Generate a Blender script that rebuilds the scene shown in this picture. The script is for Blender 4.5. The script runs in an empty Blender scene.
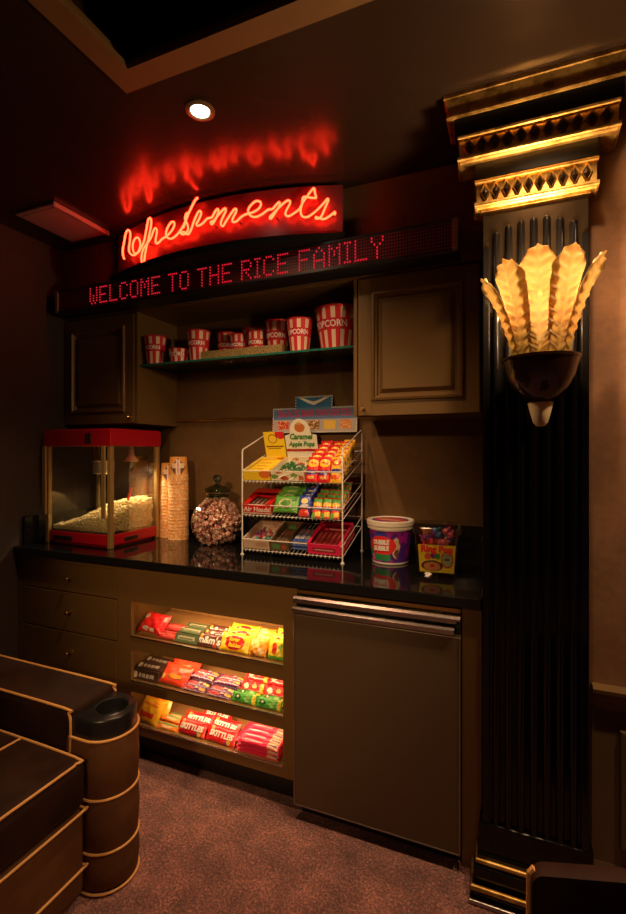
import bpy, bmesh, math, random
from mathutils import Vector, Matrix
R = math.radians
PI = math.pi
random.seed(7)
S = bpy.context.scene
COL = S.collection

# ---------------------------------------------------------------- camera
CAMZ = 1.45
cd = bpy.data.cameras.new('camera'); cam = bpy.data.objects.new('camera', cd); COL.objects.link(cam)
cam.location = (0, 0, CAMZ); cam.rotation_euler = (R(90), 0, R(22.5))
cd.sensor_fit = 'AUTO'; cd.sensor_width = 36; cd.lens = 36*470/914
cd.shift_y = -5/914; cd.clip_start = 0.02
S.camera = cam
# ---------------------------------------------------------------- world and exposure
w = bpy.data.worlds.new('world'); S.world = w; w.use_nodes = True
w.node_tree.nodes['Background'].inputs[0].default_value = (1.0, 0.72, 0.5, 1)
w.node_tree.nodes['Background'].inputs[1].default_value = 0.012
S.view_settings.view_transform = 'Standard'; S.view_settings.look = 'None'
S.view_settings.gamma = 1.0; S.view_settings.exposure = 0.0; S.view_settings.use_curve_mapping = False

def lamp(name, kind, loc, power, color, **k):
    d = bpy.data.lights.new(name, kind); d.energy = power; d.color = color
    o = bpy.data.objects.new(name, d); COL.objects.link(o); o.location = loc
    for a, v in k.items():
        if a == 'rot': o.rotation_euler = v
        else: setattr(d, a, v)
    return o
WARM = (1.0, 0.60, 0.32)
HC = 2.63                                  # soffit height
# recessed downlights of the soffit (the first is in the photo, the others out of frame)
DL = [(-0.980, 1.349, 66), (0.12, 1.24, 42), (0.85, 1.23, 75), (0.35, -0.9, 14), (-1.0, -1.6, 8)]
for x, y, p in DL:
    lamp('downlight_lamp', 'SPOT', (x, y, HC-0.012), p, WARM, spot_size=R(125), spot_blend=0.7, shadow_soft_size=0.035)

# unseen fill spot added behind the camera to brighten the counter zone
lamp('fill_spot', 'SPOT', (-0.55, -1.9, 2.55), 300, (1.0, 0.58, 0.27), spot_size=R(33), spot_blend=1.0, shadow_soft_size=0.10, rot=(R(68.0), 0, R(8.5)))

# ---------------------------------------------------------------- materials
class G:
    """tiny node graph builder"""
    def __init__(s, name):
        s.m = bpy.data.materials.new(name); s.m.use_nodes = True
        s.t = s.m.node_tree; s.t.nodes.clear()
        s.out = s.n('ShaderNodeOutputMaterial')
    def n(s, kind, **k):
        nd = s.t.nodes.new(kind)
        for a, v in k.items(): setattr(nd, a, v)
        return nd
    def put(s, sock, v):
        if v is None: return
        if isinstance(v, bpy.types.NodeSocket): s.t.links.new(v, sock)
        elif isinstance(v, (tuple, list)) and len(v) == 3 and sock.type == 'RGBA': sock.default_value = (*v, 1)
        else: sock.default_value = v
    def math(s, op, a, b=None, c=None):
        nd = s.n('ShaderNodeMath', operation=op)
        for i, v in enumerate((a, b, c)): s.put(nd.inputs[i], v)
        return nd.outputs[0]
    def mix(s, f, a, b):
        nd = s.n('ShaderNodeMix', data_type='RGBA'); s.put(nd.inputs[0], f); s.put(nd.inputs[6], a); s.put(nd.inputs[7], b)
        return nd.outputs[2]
    def coord(s, kind='Object'): return s.n('ShaderNodeTexCoord').outputs[kind]
    def xyz(s, v):
        nd = s.n('ShaderNodeSeparateXYZ'); s.put(nd.inputs[0], v); return nd.outputs
    def noise(s, scale, detail=3, rough=0.6, vec=None, col=False):
        nd = s.n('ShaderNodeTexNoise'); nd.inputs['Scale'].default_value = scale; nd.inputs['Detail'].default_value = detail
        nd.inputs['Roughness'].default_value = rough; s.put(nd.inputs['Vector'], vec if vec is not None else s.coord())
        return nd.outputs[1 if col else 0]
    def ramp(s, f, stops):
        nd = s.n('ShaderNodeValToRGB'); e = nd.color_ramp.elements
        while len(e) < len(stops): e.new(0.5)
        for el, (p, c) in zip(e, stops): el.position = p; el.color = (*c, 1)
        s.put(nd.inputs[0], f); return nd.outputs[0]
    def bump(s, h, strength, dist=0.01):
        nd = s.n('ShaderNodeBump'); nd.inputs['Strength'].default_value = strength; nd.inputs['Distance'].default_value = dist
        s.put(nd.inputs['Height'], h); return nd.outputs[0]
    def bsdf(s, color, rough=0.5, metal=0.0, normal=None, **k):
        nd = s.n('ShaderNodeBsdfPrincipled'); s.put(nd.inputs['Base Color'], color); s.put(nd.inputs['Roughness'], rough)
        s.put(nd.inputs['Metallic'], metal); s.put(nd.inputs['Normal'], normal)
        for a, v in k.items(): s.put(nd.inputs[a.replace('_', ' ')], v)
        return nd.outputs[0]
    def end(s, sh): s.t.links.new(sh, s.out.inputs[0]); return s.m

def plain(name, color, rough=0.5, metal=0.0, var=0.12, scale=25, bump=0.0, **k):
    g = G(name); nz = g.noise(scale)
    c = g.mix(nz, tuple(max(0, v*(1-var)) for v in color), tuple(min(1, v*(1+var)) for v in color))
    nm = g.bump(nz, bump, 0.004) if bump else None
    return g.end(g.bsdf(c, rough, metal, nm, **k))
def emit(name, color, strength):
    g = G(name); e = g.n('ShaderNodeEmission'); g.put(e.inputs[0], color); e.inputs[1].default_value = strength
    return g.end(e.outputs[0])
def clear(name, tint=(0.95, 0.95, 0.93), gloss=0.06, rough=0.03):
    """thin clear pane: mostly transmitted, Fresnel reflection"""
    g = G(name); t = g.n('ShaderNodeBsdfTransparent'); g.put(t.inputs[0], tint)
    gl = g.n('ShaderNodeBsdfGlossy'); gl.inputs['Roughness'].default_value = rough
    fr = g.n('ShaderNodeFresnel'); fr.inputs[0].default_value = 1.45
    mx = g.n('ShaderNodeMixShader'); g.put(mx.inputs[0], g.math('ADD', g.math('MULTIPLY', fr.outputs[0], 0.4), gloss*0.3))
    g.t.links.new(t.outputs[0], mx.inputs[1]); g.t.links.new(gl.outputs[0], mx.inputs[2])
    return g.end(mx.outputs[0])

def suede(name, a, b, rough=0.75):
    g = G(name); co = g.coord()
    n1 = g.noise(3.5, 6, 0.65, co); n2 = g.noise(40, 3, 0.6, co)
    f = g.math('ADD', g.math('MULTIPLY', n1, 0.75), g.math('MULTIPLY', n2, 0.25))
    c = g.ramp(f, [(0.3, a), (0.7, b)])
    return g.end(g.bsdf(c, rough, 0, g.bump(n2, 0.15, 0.003)))
M = {}
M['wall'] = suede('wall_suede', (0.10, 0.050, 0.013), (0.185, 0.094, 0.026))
M['ceiling'] = plain('ceiling_paint', (0.026, 0.015, 0.009), 0.23, var=0.06, scale=3, IOR=1.38)
M['tray'] = plain('tray_paint', (0.012, 0.010, 0.010), 0.6)
M['wall_lit'] = suede('lit_wall_suede', (0.13, 0.062, 0.027), (0.30, 0.15, 0.068))  # lighter copy of the wall suede, warm lamp light put into its colour
M['wall_left'] = suede('shaded_wall_suede', (0.028, 0.017, 0.012), (0.045, 0.027, 0.019))  # darker copy of the wall suede, the left wall's shade put into its colour
M['trim'] = plain('trim_paint', (0.16, 0.095, 0.038), 0.42, var=0.06)
M['cab'] = plain('cabinet_lacquer', (0.185, 0.105, 0.032), 0.36, 0.25, var=0.05, scale=4)
M['cab_in'] = plain('cabinet_interior', (0.42, 0.23, 0.08), 0.5)
M['flat_black'] = plain('flat_black', (0.006, 0.006, 0.006), 0.85, Specular_IOR_Level=0.15)
M['black_satin'] = plain('black_satin', (0.008, 0.007, 0.006), 0.42)
M['rail'] = plain('wainscot_paint', (0.10, 0.062, 0.032), 0.35, var=0.06)
M['dark'] = plain('black_paint', (0.012, 0.010, 0.009), 0.5)
M['seam'] = plain('seam_shadow_gap', (0.01, 0.008, 0.006), 0.9)
M['black_gloss'] = plain('black_gloss_lacquer', (0.004, 0.0035, 0.0035), 0.13, var=0.1, Specular_IOR_Level=0.32)
M['black_plastic'] = plain('black_plastic', (0.012, 0.012, 0.013), 0.32)
M['steel'] = plain('brushed_steel', (0.55, 0.53, 0.50), 0.26, 1.0, var=0.08, scale=60)
M['chrome'] = plain('chrome', (0.75, 0.75, 0.74), 0.12, 1.0)
M['brass'] = plain('brass', (0.62, 0.40, 0.14), 0.3, 1.0)
M['white_wire'] = plain('white_coated_wire', (0.72, 0.69, 0.64), 0.35)
M['red_enamel'] = plain('red_enamel', (0.42, 0.004, 0.014), 0.3, var=0.05)
M['red_plastic'] = plain('red_plastic', (0.6, 0.01, 0.01), 0.35)
M['cream'] = plain('cream_plastic', (0.75, 0.68, 0.55), 0.4, var=0.05)
M['white_print'] = plain('white_print', (0.85, 0.82, 0.76), 0.45, var=0.03)
M['cardboard'] = plain('cardboard', (0.42, 0.32, 0.2), 0.8)
M['gold_alu'] = plain('gold_anodised_post', (0.46, 0.31, 0.11), 0.42, 0.55, var=0.1)
def gold_leaf():
    g = G('aged_gold_leaf'); co = g.coord(); n = g.noise(16, 6, 0.7, co); n2 = g.noise(70, 2, 0.5, co)
    c = g.ramp(n, [(0.36, (0.28, 0.15, 0.03)), (0.55, (0.72, 0.44, 0.12)), (0.72, (0.85, 0.58, 0.2))])
    return g.end(g.bsdf(c, g.math('ADD', 0.28, g.math('MULTIPLY', n, 0.25)), 0.9, g.bump(n2, 0.25, 0.002)))
M['gold'] = gold_leaf()
M['bronze'] = plain('bronze_sheen', (0.065, 0.042, 0.022), 0.26, 0.9, var=0.5, scale=14)  # tone of the gold reflection painted on the column neck
def granite():
    g = G('black_granite'); v = g.n('ShaderNodeTexVoronoi'); v.inputs['Scale'].default_value = 260; g.put(v.inputs['Vector'], g.coord())
    c = g.ramp(v.outputs[0], [(0.0, (0.03, 0.028, 0.026)), (0.25, (0.008, 0.008, 0.008))])
    return g.end(g.bsdf(c, 0.07))
M['granite'] = granite()
def carpet():
    g = G('carpet_pile'); co = g.coord()
    n1 = g.noise(330, 2, 0.7, co); n2 = g.noise(9, 4, 0.6, co); n3 = g.noise(110, 3, 0.7, co)
    f = g.math('ADD', g.math('ADD', g.math('MULTIPLY', n1, 0.45), g.math('MULTIPLY', n3, 0.4)), g.math('MULTIPLY', n2, 0.2))
    c = g.ramp(f, [(0.43, (0.035, 0.007, 0.006)), (0.53, (0.215, 0.055, 0.042)), (0.62, (0.80, 0.32, 0.24))])
    h = g.math('ADD', n1, n3)
    return g.end(g.bsdf(c, 0.95, 0, g.bump(h, 0.9, 0.008), Sheen_Weight=0.3, Sheen_Roughness=0.5))
M['carpet'] = carpet()
def velvet(name, a, b):
    g = G(name); co = g.coord(); n = g.noise(5, 5, 0.65, co); c = g.ramp(n, [(0.3, a), (0.72, b)])
    return g.end(g.bsdf(c, 0.7, 0, g.bump(g.noise(220, 2, 0.5, co), 0.2, 0.002), Specular_IOR_Level=0.2, Sheen_Weight=0.04, Sheen_Roughness=0.3, Sheen_Tint=(0.8, 0.4, 0.2)))
M['velvet'] = velvet('chocolate_velvet', (0.014, 0.005, 0.003), (0.042, 0.016, 0.008))
M['velvet_lit'] = velvet('lit_velvet', (0.085, 0.034, 0.012), (0.165, 0.072, 0.027))  # lighter copy of the velvet, the downlight's brightness put into its colour
M['piping'] = plain('gold_piping_cord', (0.80, 0.42, 0.13), 0.5, var=0.1)
M['pane'] = clear('clear_pane')
M['acrylic'] = clear('clear_acrylic', (0.93, 0.93, 0.91), 0.1)
M['jar_glass'] = clear('green_tinted_glass', (0.90, 0.96, 0.91), 0.2, 0.05)
M['jar_rim'] = clear('thick_green_glass', (0.42, 0.55, 0.44), 0.5, 0.08)
M['tub_clear'] = clear('clear_tub_plastic', (0.86, 0.84, 0.82), 0.3, 0.12)
M['shelf_glass'] = clear('green_shelf_glass', (0.55, 0.72, 0.64), 0.4, 0.04)
M['glass_edge'] = plain('green_glass_edge', (0.02, 0.14, 0.10), 0.15)
M['neon'] = emit('neon_tube_glow', (1.0, 0.020, 0.006), 26.0)
M['led'] = emit('red_led_glow', (1.0, 0.02, 0.045), 0.7)
M['lamp_disc'] = emit('downlight_glow', (1.0, 0.9, 0.75), 30)
M['bulb'] = emit('sconce_bulb_glow', (1.0, 0.70, 0.40), 8)
M['strip'] = emit('warm_strip_glow', (1.0, 0.6, 0.28), 5)

def artwork(name, base, spots, rough=0.32, axes=(0, 1), warp=0.004, wscale=60):
    """printed packaging: base colour plus printed ellipses and boxes in the package's own coordinates"""
    g = G(name); co = g.coord(); x = g.xyz(co); u, v = x[axes[0]], x[axes[1]]
    nz = g.noise(wscale, 2, 0.5, co, col=True); q = g.xyz(nz)
    u = g.math('ADD', u, g.math('MULTIPLY', g.math('SUBTRACT', q[0], 0.5), warp*2)); v = g.math('ADD', v, g.math('MULTIPLY', g.math('SUBTRACT', q[1], 0.5), warp*2))
    c = g.mix(g.noise(90, 2, 0.5, co), base, tuple(min(1, b*1.25+0.01) for b in base))
    for sp in spots:
        kind, cx, cy, rx, ry, col = sp
        a = g.math('DIVIDE', g.math('SUBTRACT', u, cx), rx); b = g.math('DIVIDE', g.math('SUBTRACT', v, cy), ry)
        if kind == 'e': d = g.math('ADD', g.math('MULTIPLY', a, a), g.math('MULTIPLY', b, b))
        else: d = g.math('MAXIMUM', g.math('ABSOLUTE', a), g.math('ABSOLUTE', b))
        c = g.mix(g.math('LESS_THAN', d, 1.0), c, col)
    return g.end(g.bsdf(c, rough, 0, None, Coat_Weight=0.25, Coat_Roughness=0.15))

# ---------------------------------------------------------------- mesh helpers
def BM(): return bmesh.new()
def finish(name, bm, mat, parent=None, smooth=False, loc=None, rot=None):
    bmesh.ops.recalc_face_normals(bm, faces=bm.faces[:])
    me = bpy.data.meshes.new(name); bm.to_mesh(me); bm.free()
    mats = mat if isinstance(mat, (list, tuple)) else [mat]
    for m_ in mats: me.materials.append(m_ if not isinstance(m_, str) else M[m_])
    if smooth:
        for p in me.polygons: p.use_smooth = True
        if smooth != 'all': me.set_sharp_from_angle(angle=R(smooth if smooth is not True else 40))
    o = bpy.data.objects.new(name, me); COL.objects.link(o)
    if parent: o.parent = parent
    if loc: o.location = loc
    if rot: o.rotation_euler = rot
    return o
def box(bm, x0, x1, y0, y1, z0, z1, r=0.0, seg=2, mi=0, mtx=None):
    g = bmesh.ops.create_cube(bm, size=1)
    vs = g['verts']
    for v in vs: v.co = Vector(((x0+x1)/2+v.co.x*(x1-x0), (y0+y1)/2+v.co.y*(y1-y0), (z0+z1)/2+v.co.z*(z1-z0)))
    fs = list({f for v in vs for f in v.link_faces})
    if r > 0:
        es = list({e for v in vs for e in v.link_edges})
        res = bmesh.ops.bevel(bm, geom=es, offset=r, segments=seg, affect='EDGES', profile=0.5)
        fs = list({f for v in res['verts'] for f in v.link_faces} | {f for f in fs if f.is_valid})
    for f in fs:
        if f.is_valid: f.material_index = mi
    if mtx is not None:
        vv = list({v for f in fs if f.is_valid for v in f.verts})
        bmesh.ops.transform(bm, matrix=mtx, verts=vv)
def lathe(bm, prof, cx=0, cy=0, seg=32, mi=0, mod=None, a0=0, a1=2*PI):
    """prof: (r, z) list; mod(angle, r, z) -> r"""
    full = abs(a1-a0-2*PI) < 1e-6
    rings = []
    n = seg if full else seg+1
    for r, z in prof:
        if r < 1e-6: rings.append([bm.verts.new((cx, cy, z))])
        else:
            rg = []
            for i in range(n):
                a = a0+(a1-a0)*i/seg; rr = mod(a, r, z) if mod else r
                rg.append(bm.verts.new((cx+rr*math.cos(a), cy+rr*math.sin(a), z)))
            rings.append(rg)
    for A, B in zip(rings, rings[1:]):
        m_ = seg if full else seg
        for i in range(m_):
            j = (i+1) % n if full else i+1
            if len(A) == 1 and len(B) == 1: continue
            if len(A) == 1: f = bm.faces.new((A[0], B[j], B[i]))
            elif len(B) == 1: f = bm.faces.new((A[i], A[j], B[0]))
            else: f = bm.faces.new((A[i], A[j], B[j], B[i]))
            f.material_index = mi
def tube(bm, pts, r, seg=8, closed=False, mi=0):
    pts = [Vector(p) for p in pts]; n = len(pts); rings = []; up = None
    for i, p in enumerate(pts):
        a = pts[(i-1) % n] if (closed or i) else p; b = pts[(i+1) % n] if (closed or i < n-1) else p
        t = (b-a).normalized() if (b-a).length > 1e-9 else Vector((0, 0, 1))
        if up is None:
            up = Vector((0, 0, 1)) if abs(t.z) < 0.9 else Vector((1, 0, 0))
        s_ = t.cross(up)
        if s_.length < 1e-4: s_ = t.cross(Vector((0.3, 1, 0.2)))
        s_.normalize(); up = s_.cross(t).normalized()
        rings.append([bm.verts.new(p+(s_*math.cos(2*PI*k/seg)+up*math.sin(2*PI*k/seg))*r) for k in range(seg)])
    for i in range(n if closed else n-1):
        A, B = rings[i], rings[(i+1) % n]
        for k in range(seg):
            f = bm.faces.new((A[k], A[(k+1) % seg], B[(k+1) % seg], B[k])); f.material_index = mi
    if not closed:
        for rg in (rings[0], rings[-1]):
            try: bm.faces.new(rg).material_index = mi
            except ValueError: pass
def smooth_path(pts, k=4):
    """Catmull-Rom"""
    pts = [Vector(p) for p in pts]; out = []
    for i in range(len(pts)-1):
        p0 = pts[max(0, i-1)]; p1 = pts[i]; p2 = pts[i+1]; p3 = pts[min(len(pts)-1, i+2)]
        for j in range(k):
            t = j/k
            out.append(0.5*((2*p1)+(p2-p0)*t+(2*p0-5*p1+4*p2-p3)*t*t+(3*p1-p0-3*p2+p3)*t**3))
    out.append(pts[-1]); return out
def sweep(bm, prof, x0, x1, mi=0, ends=True):
    """profile of (y, z) pushed along x; x0/x1 may be functions of (y) for mitres"""
    f0 = x0 if callable(x0) else (lambda y: x0); f1 = x1 if callable(x1) else (lambda y: x1)
    A = [bm.verts.new((f0(y), y, z)) for y, z in prof]; B = [bm.verts.new((f1(y), y, z)) for y, z in prof]
    n = len(prof)
    for i in range(n):
        bm.faces.new((A[i], A[(i+1) % n], B[(i+1) % n], B[i])).material_index = mi
    if ends: bm.faces.new(A).material_index = mi; bm.faces.new(B).material_index = mi
def prism(bm, outline, d0, d1, plane='xz', mi=0):
    """closed outline extruded along the remaining axis"""
    def P(a, b, d): return (a, d, b) if plane == 'xz' else ((a, b, d) if plane == 'xy' else (d, a, b))
    A = [bm.verts.new(P(a, b, d0)) for a, b in outline]; B = [bm.verts.new(P(a, b, d1)) for a, b in outline]; n = len(A)
    for i in range(n): bm.faces.new((A[i], A[(i+1) % n], B[(i+1) % n], B[i])).material_index = mi
    bm.faces.new(A).material_index = mi; bm.faces.new(B).material_index = mi
def frame_mold(bm, x0, x1, z0, z1, prof, mi=0):
    """mitred picture-frame moulding on a plane facing -y; prof: list of (inset, y)"""
    rings = []
    for ins, y in prof:
        rings.append([bm.verts.new(p) for p in ((x0+ins, y, z0+ins), (x1-ins, y, z0+ins), (x1-ins, y, z1-ins), (x0+ins, y, z1-ins))])
    for A, B in zip(rings, rings[1:]):
        for i in range(4): bm.faces.new((A[i], A[(i+1) % 4], B[(i+1) % 4], B[i])).material_index = mi
    bm.faces.new(rings[-1]).material_index = mi

ORD = ['front', 'second', 'third', 'fourth', 'fifth', 'sixth', 'seventh', 'eighth', 'ninth', 'tenth', 'eleventh', 'twelfth', 'thirteenth', 'fourteenth', 'fifteenth', 'sixteenth', 'seventeenth', 'eighteenth', 'nineteenth']
def place_words(spots):
    """spots (x, y, height): one short phrase of place for each"""
    def rank(vals, tol):
        u = []
        for v in sorted(vals):
            if not u or v-u[-1] > tol: u.append(v)
        return [max(i for i, q in enumerate(u) if v >= q-1e-9) for v in vals], len(u)
    rx_, nx = rank([s_[0] for s_ in spots], 0.05); out = []
    for i, s_ in enumerate(spots):
        same = [k for k in range(len(spots)) if rx_[k] == rx_[i]]
        ry_, ny = rank([spots[k][1] for k in same], 0.012); row = ry_[same.index(i)]
        col_ = [k for k, r_ in zip(same, ry_) if r_ == row]; lay = sorted(col_, key=lambda k: spots[k][2]).index(i)
        w_ = []
        if nx == 2: w_.append('left' if rx_[i] == 0 else 'right')
        if nx == 3: w_.append(('left', 'middle', 'right')[rx_[i]])
        if ny > 1: w_.append(ORD[row]+' row')
        if len(col_) > 1: w_.append(('lower', 'upper')[lay] if len(col_) == 2 else ('bottom', 'middle', 'top', 'topmost')[lay])
        out.append(' '.join(w_))
    return out
# ---------------------------------------------------------------- things
def thing(name, label, cat, loc=(0, 0, 0), rot=(0, 0, 0), group=None):
    o = bpy.data.objects.new(name, None); o.empty_display_size = 0.05; COL.objects.link(o)
    o.location = loc; o.rotation_euler = rot; o['label'] = label; o['category'] = cat
    if group: o['group'] = group
    return o
def tag(o, label, cat, group=None, kind=None):
    o['label'] = label; o['category'] = cat
    if group: o['group'] = group
    if kind: o['kind'] = kind
    return o
def struct(name, bm, mat, **k):
    o = finish(name, bm, mat, **k); o['kind'] = 'structure'; return o
def dup(o, loc=None, rot=None, label=None, scale=None, parent=None):
    c = o.copy(); COL.objects.link(c)
    if parent: c.parent = parent
    if loc is not None: c.location = loc
    if rot is not None: c.rotation_euler = rot
    if scale is not None: c.scale = scale
    if label: c['label'] = label
    for ch in list(o.children): dup(ch, parent=c)
    return c
def text_mesh(s, size, depth=0.0006, bold=0.0, shear=0.0, sx=1.0, align='CENTER'):
    c = bpy.data.curves.new('lettering', 'FONT'); c.body = s; c.size = size; c.extrude = depth; c.offset = bold
    c.shear = shear; c.align_x = align; c.align_y = 'CENTER'; c.resolution_u = 2
    o = bpy.data.objects.new('lettering', c); COL.objects.link(o)
    dg = bpy.context.evaluated_depsgraph_get(); dg.update()
    me = bpy.data.meshes.new_from_object(o.evaluated_get(dg)); bpy.data.objects.remove(o); bpy.data.curves.remove(c)
    for v in me.vertices: v.co.x *= sx
    return me
def lettering(name, s, size, mat, parent, fn=None, loc=None, rot=None, **k):
    """flat lettering in local xy, fn maps each vertex"""
    me = text_mesh(s, size, **k); me.name = name
    if fn:
        for v in me.vertices: v.co = Vector(fn(v.co))
    me.materials.clear(); me.materials.append(M[mat] if isinstance(mat, str) else mat)
    o = bpy.data.objects.new(name, me); COL.objects.link(o); o.parent = parent
    if loc: o.location = loc
    if rot: o.rotation_euler = rot
    return o
# ================================================================ THE SETTING
XL, YB, YC, YU, XR = -2.42, 2.34, 1.72, 2.0, -0.10    # left wall, back wall, lower front, upper front, recess right end
YW = 1.75                                             # right wall plane
bm = BM(); box(bm, -2.6, 2.2, -3.2, 2.5, -0.06, 0.0); struct('floor', bm, 'carpet')
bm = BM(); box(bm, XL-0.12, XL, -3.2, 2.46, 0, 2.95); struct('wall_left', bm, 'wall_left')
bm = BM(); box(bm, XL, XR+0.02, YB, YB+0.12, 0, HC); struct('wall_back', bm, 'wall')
bm = BM(); box(bm, XR+0.02, 2.2, YW, YW+0.12, 0, 2.95); box(bm, XR+0.02, XR+0.1, YW+0.12, YB+0.12, 0, HC); struct('wall_right_of_column', bm, 'wall_lit')
bm = BM(); box(bm, XL, XR+0.02, YU, YB, 2.225, HC); struct('wall_bulkhead', bm, 'wall')
bm = BM(); box(bm, 2.1, 2.22, -3.2, YW, 0, 2.95); struct('wall_right', bm, 'wall')
bm = BM(); box(bm, -2.6, 2.2, -3.32, -3.2, 0, 2.95); struct('wall_front', bm, 'wall')
# soffit band with a raised tray in the middle
TX, TY = -1.147, 1.183
bm = BM(); box(bm, XL, 2.1, TY, YB, HC, 2.95); box(bm, XL, TX, -3.2, TY, HC, 2.95)
box(bm, TX, 2.1, -3.2, -0.75, HC, 2.95); struct('ceiling', bm, 'ceiling')
bm = BM(); box(bm, XL, 2.2, -3.2, YB, 2.95, 3.0); struct('ceiling_tray', bm, 'tray')
bm = BM()     # light-brown moulding round the tray opening
prof = [(0, 0), (0.075, 0), (0.075, 0.02), (0.055, 0.03), (0.05, 0.06), (0.02, 0.085), (0.0, 0.09)]
sweep(bm, [(TY-a, HC-0.012+b) for a, b in prof], lambda y: TX+(TY-y), 2.1)
tmp = BM(); A = [tmp.verts.new((TX+a, TY-a, HC-0.012+b)) for a, b in prof]; B = [tmp.verts.new((TX+a, -3.2, HC-0.012+b)) for a, b in prof]
for i in range(len(prof)): tmp.faces.new((A[i], A[(i+1) % len(prof)], B[(i+1) % len(prof)], B[i]))
tmp.faces.new(A); tmp.faces.new(B)
me = bpy.data.meshes.new('t'); tmp.to_mesh(me); tmp.free(); bm.from_mesh(me)
struct('trim_1', bm, 'trim')
# wainscot right of the column
bm = BM(); x0 = 0.25
sweep(bm, [(YW, 0.63), (YW-0.008, 0.63), (YW-0.010, 0.655), (YW-0.022, 0.665), (YW-0.024, 0.682), (YW-0.040, 0.690), (YW-0.042, 0.702), (YW, 0.706)], x0, 2.1)
struct('trim_2', bm, 'trim')
bm = BM(); box(bm, x0, 2.1, YW-0.006, YW, 0.14, 0.63)
for k in range(4):
    a = 0.325+k*0.46
    frame_mold(bm, a, a+0.40, 0.2, 0.575, [(0, YW-0.006), (0.004, YW-0.022), (0.016, YW-0.024), (0.022, YW-0.012), (0.03, YW-0.010), (0.034, YW-0.004), (0.038, YW-0.0065)])
struct('trim_3', bm, 'rail')
bm = BM(); sweep(bm, [(YW, 0), (YW-0.02, 0), (YW-0.02, 0.11), (YW-0.008, 0.14), (YW, 0.14)], x0, 2.1); struct('baseboard_right', bm, 'rail')
bm = BM(); box(bm, XL, XL+0.018, -3.2, 1.7, 0, 0.14, 0.004, 1); struct('baseboard_left', bm, 'dark')

# ceiling vent
t = thing('ceiling_vent', 'pale ceiling vent cover tinted neon red above the left end of the counter', 'ceiling vent', (-2.105, 1.74, HC))
white = plain('red_lit_vent_paint', (0.40, 0.26, 0.28), 0.4)  # white paint with the neon's red light tinted into its colour
bm = BM(); box(bm, -0.135, 0.135, -0.165, 0.165, -0.014, -0.0005, 0.003, 1)
box(bm, -0.115, 0.115, -0.145, 0.145, -0.017, -0.013, 0.001, 1)
finish('vent_plate', bm, white, t)
bm = BM(); box(bm, 0.130, 0.138, -0.168, 0.168, -0.024, -0.0005, 0.002, 1); finish('vent_lip', bm, white, t)
# downlight in view
t = thing('recessed_downlight', 'bright recessed downlight in the dark ceiling above the neon sign', 'ceiling light', (-0.980, 1.349, HC))
bm = BM(); lathe(bm, [(0.032, -0.0005), (0.050, -0.0005), (0.050, -0.005), (0.038, -0.009), (0.032, -0.006), (0.032, -0.0005)], seg=32); finish('trim_ring', bm, 'trim', t, True)
bm = BM(); lathe(bm, [(0, -0.008), (0.018, -0.0075), (0.031, -0.005), (0.031, -0.001)], seg=24); finish('lamp_lens', bm, 'lamp_disc', t, True)

# ================================================================ UPPER CABINETS
def raised_panel(bm, x0, x1, z0, z1, y, fr):
    """door slab facing -y with a mitred raised panel"""
    box(bm, x0, x0+fr+0.001, y, y+0.02, z0, z1, 0.002, 1); box(bm, x1-fr-0.001, x1, y, y+0.02, z0, z1, 0.002, 1)
    box(bm, x0+fr, x1-fr, y, y+0.02, z0, z0+fr+0.001); box(bm, x0+fr, x1-fr, y, y+0.02, z1-fr-0.001, z1)
    frame_mold(bm, x0+fr, x1-fr, z0+fr, z1-fr, [(0, y), (0.003, y-0.011), (0.012, y-0.013), (0.018, y-0.003), (0.023, y-0.002), (0.026, y+0.009), (0.034, y+0.009), (0.050, y-0.003), (0.052, y-0.0035)])
def upper_cabinet(x0, x1, label, knob_side):
    w_ = x1-x0; t = thing('wall_cabinet', label, 'cabinet', (x0, YU, 1.606))
    bm = BM(); box(bm, 0.0015, w_-0.0015, 0.021, YB-YU-0.002, 0.0, 0.617)
    finish('body', bm, 'cab', t)
    d = BM(); raised_panel(d, 0.004, w_-0.004, 0.004, 0.605, 0.0, 0.062); dr = finish('door', d, 'cab', t)
    kx = 0.03 if knob_side < 0 else w_-0.03
    b = BM(); lathe(b, [(0, 0.026), (0.006, 0.026), (0.010, 0.021), (0.0095, 0.016), (0.005, 0.011), (0.004, 0.0)], seg=16)
    finish('knob', b, 'brass', dr, True, loc=(kx, 0.0, 0.035), rot=(R(90), 0, 0))
    return t
upper_cabinet(XL, -1.885, 'bronze brown wall cabinet with raised panel door above the popcorn machine', 1)
upper_cabinet(-0.617, XR, 'bronze brown wall cabinet with raised panel door beside the gilded column', -1)
# open niche between them
t = thing('open_shelf_unit', 'open brown wall niche between the two wall cabinets', 'shelf unit', (-1.884, YU, 1.606))
W = 1.884-0.618
bm = BM(); box(bm, 0, W, 0.018, 0.337, 0.612, 0.618); finish('top_panel', bm, 'cab', t)
for cxx in (0.008, W-0.008):
    bm = BM(); box(bm, cxx-0.008, cxx+0.008, 0.004, 0.337, 0.0, 0.611); finish('side_panel', bm, 'cab', t)
bm = BM(); tube(bm, [(-1.866, YB-0.008, 1.638), (-0.634, YB-0.008, 1.638)], 0.0075, 10); struct('trim_4', bm, 'brass', smooth=True)
# glass shelf
bm = BM(); box(bm, -1.867, -0.635, 2.022, 2.305, 1.9205, 1.9305, mi=0)
for f in bm.faces:
    if abs(f.normal.z) < 0.5: f.material_index = 1
gs = finish('glass_shelf', bm, ['shelf_glass', 'glass_edge'])
tag(gs, 'green edged glass shelf carrying the striped popcorn tubs', 'shelf')

# ================================================================ LOWER CABINETS
ZT = 0.912                                      # underside of the worktop
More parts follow.
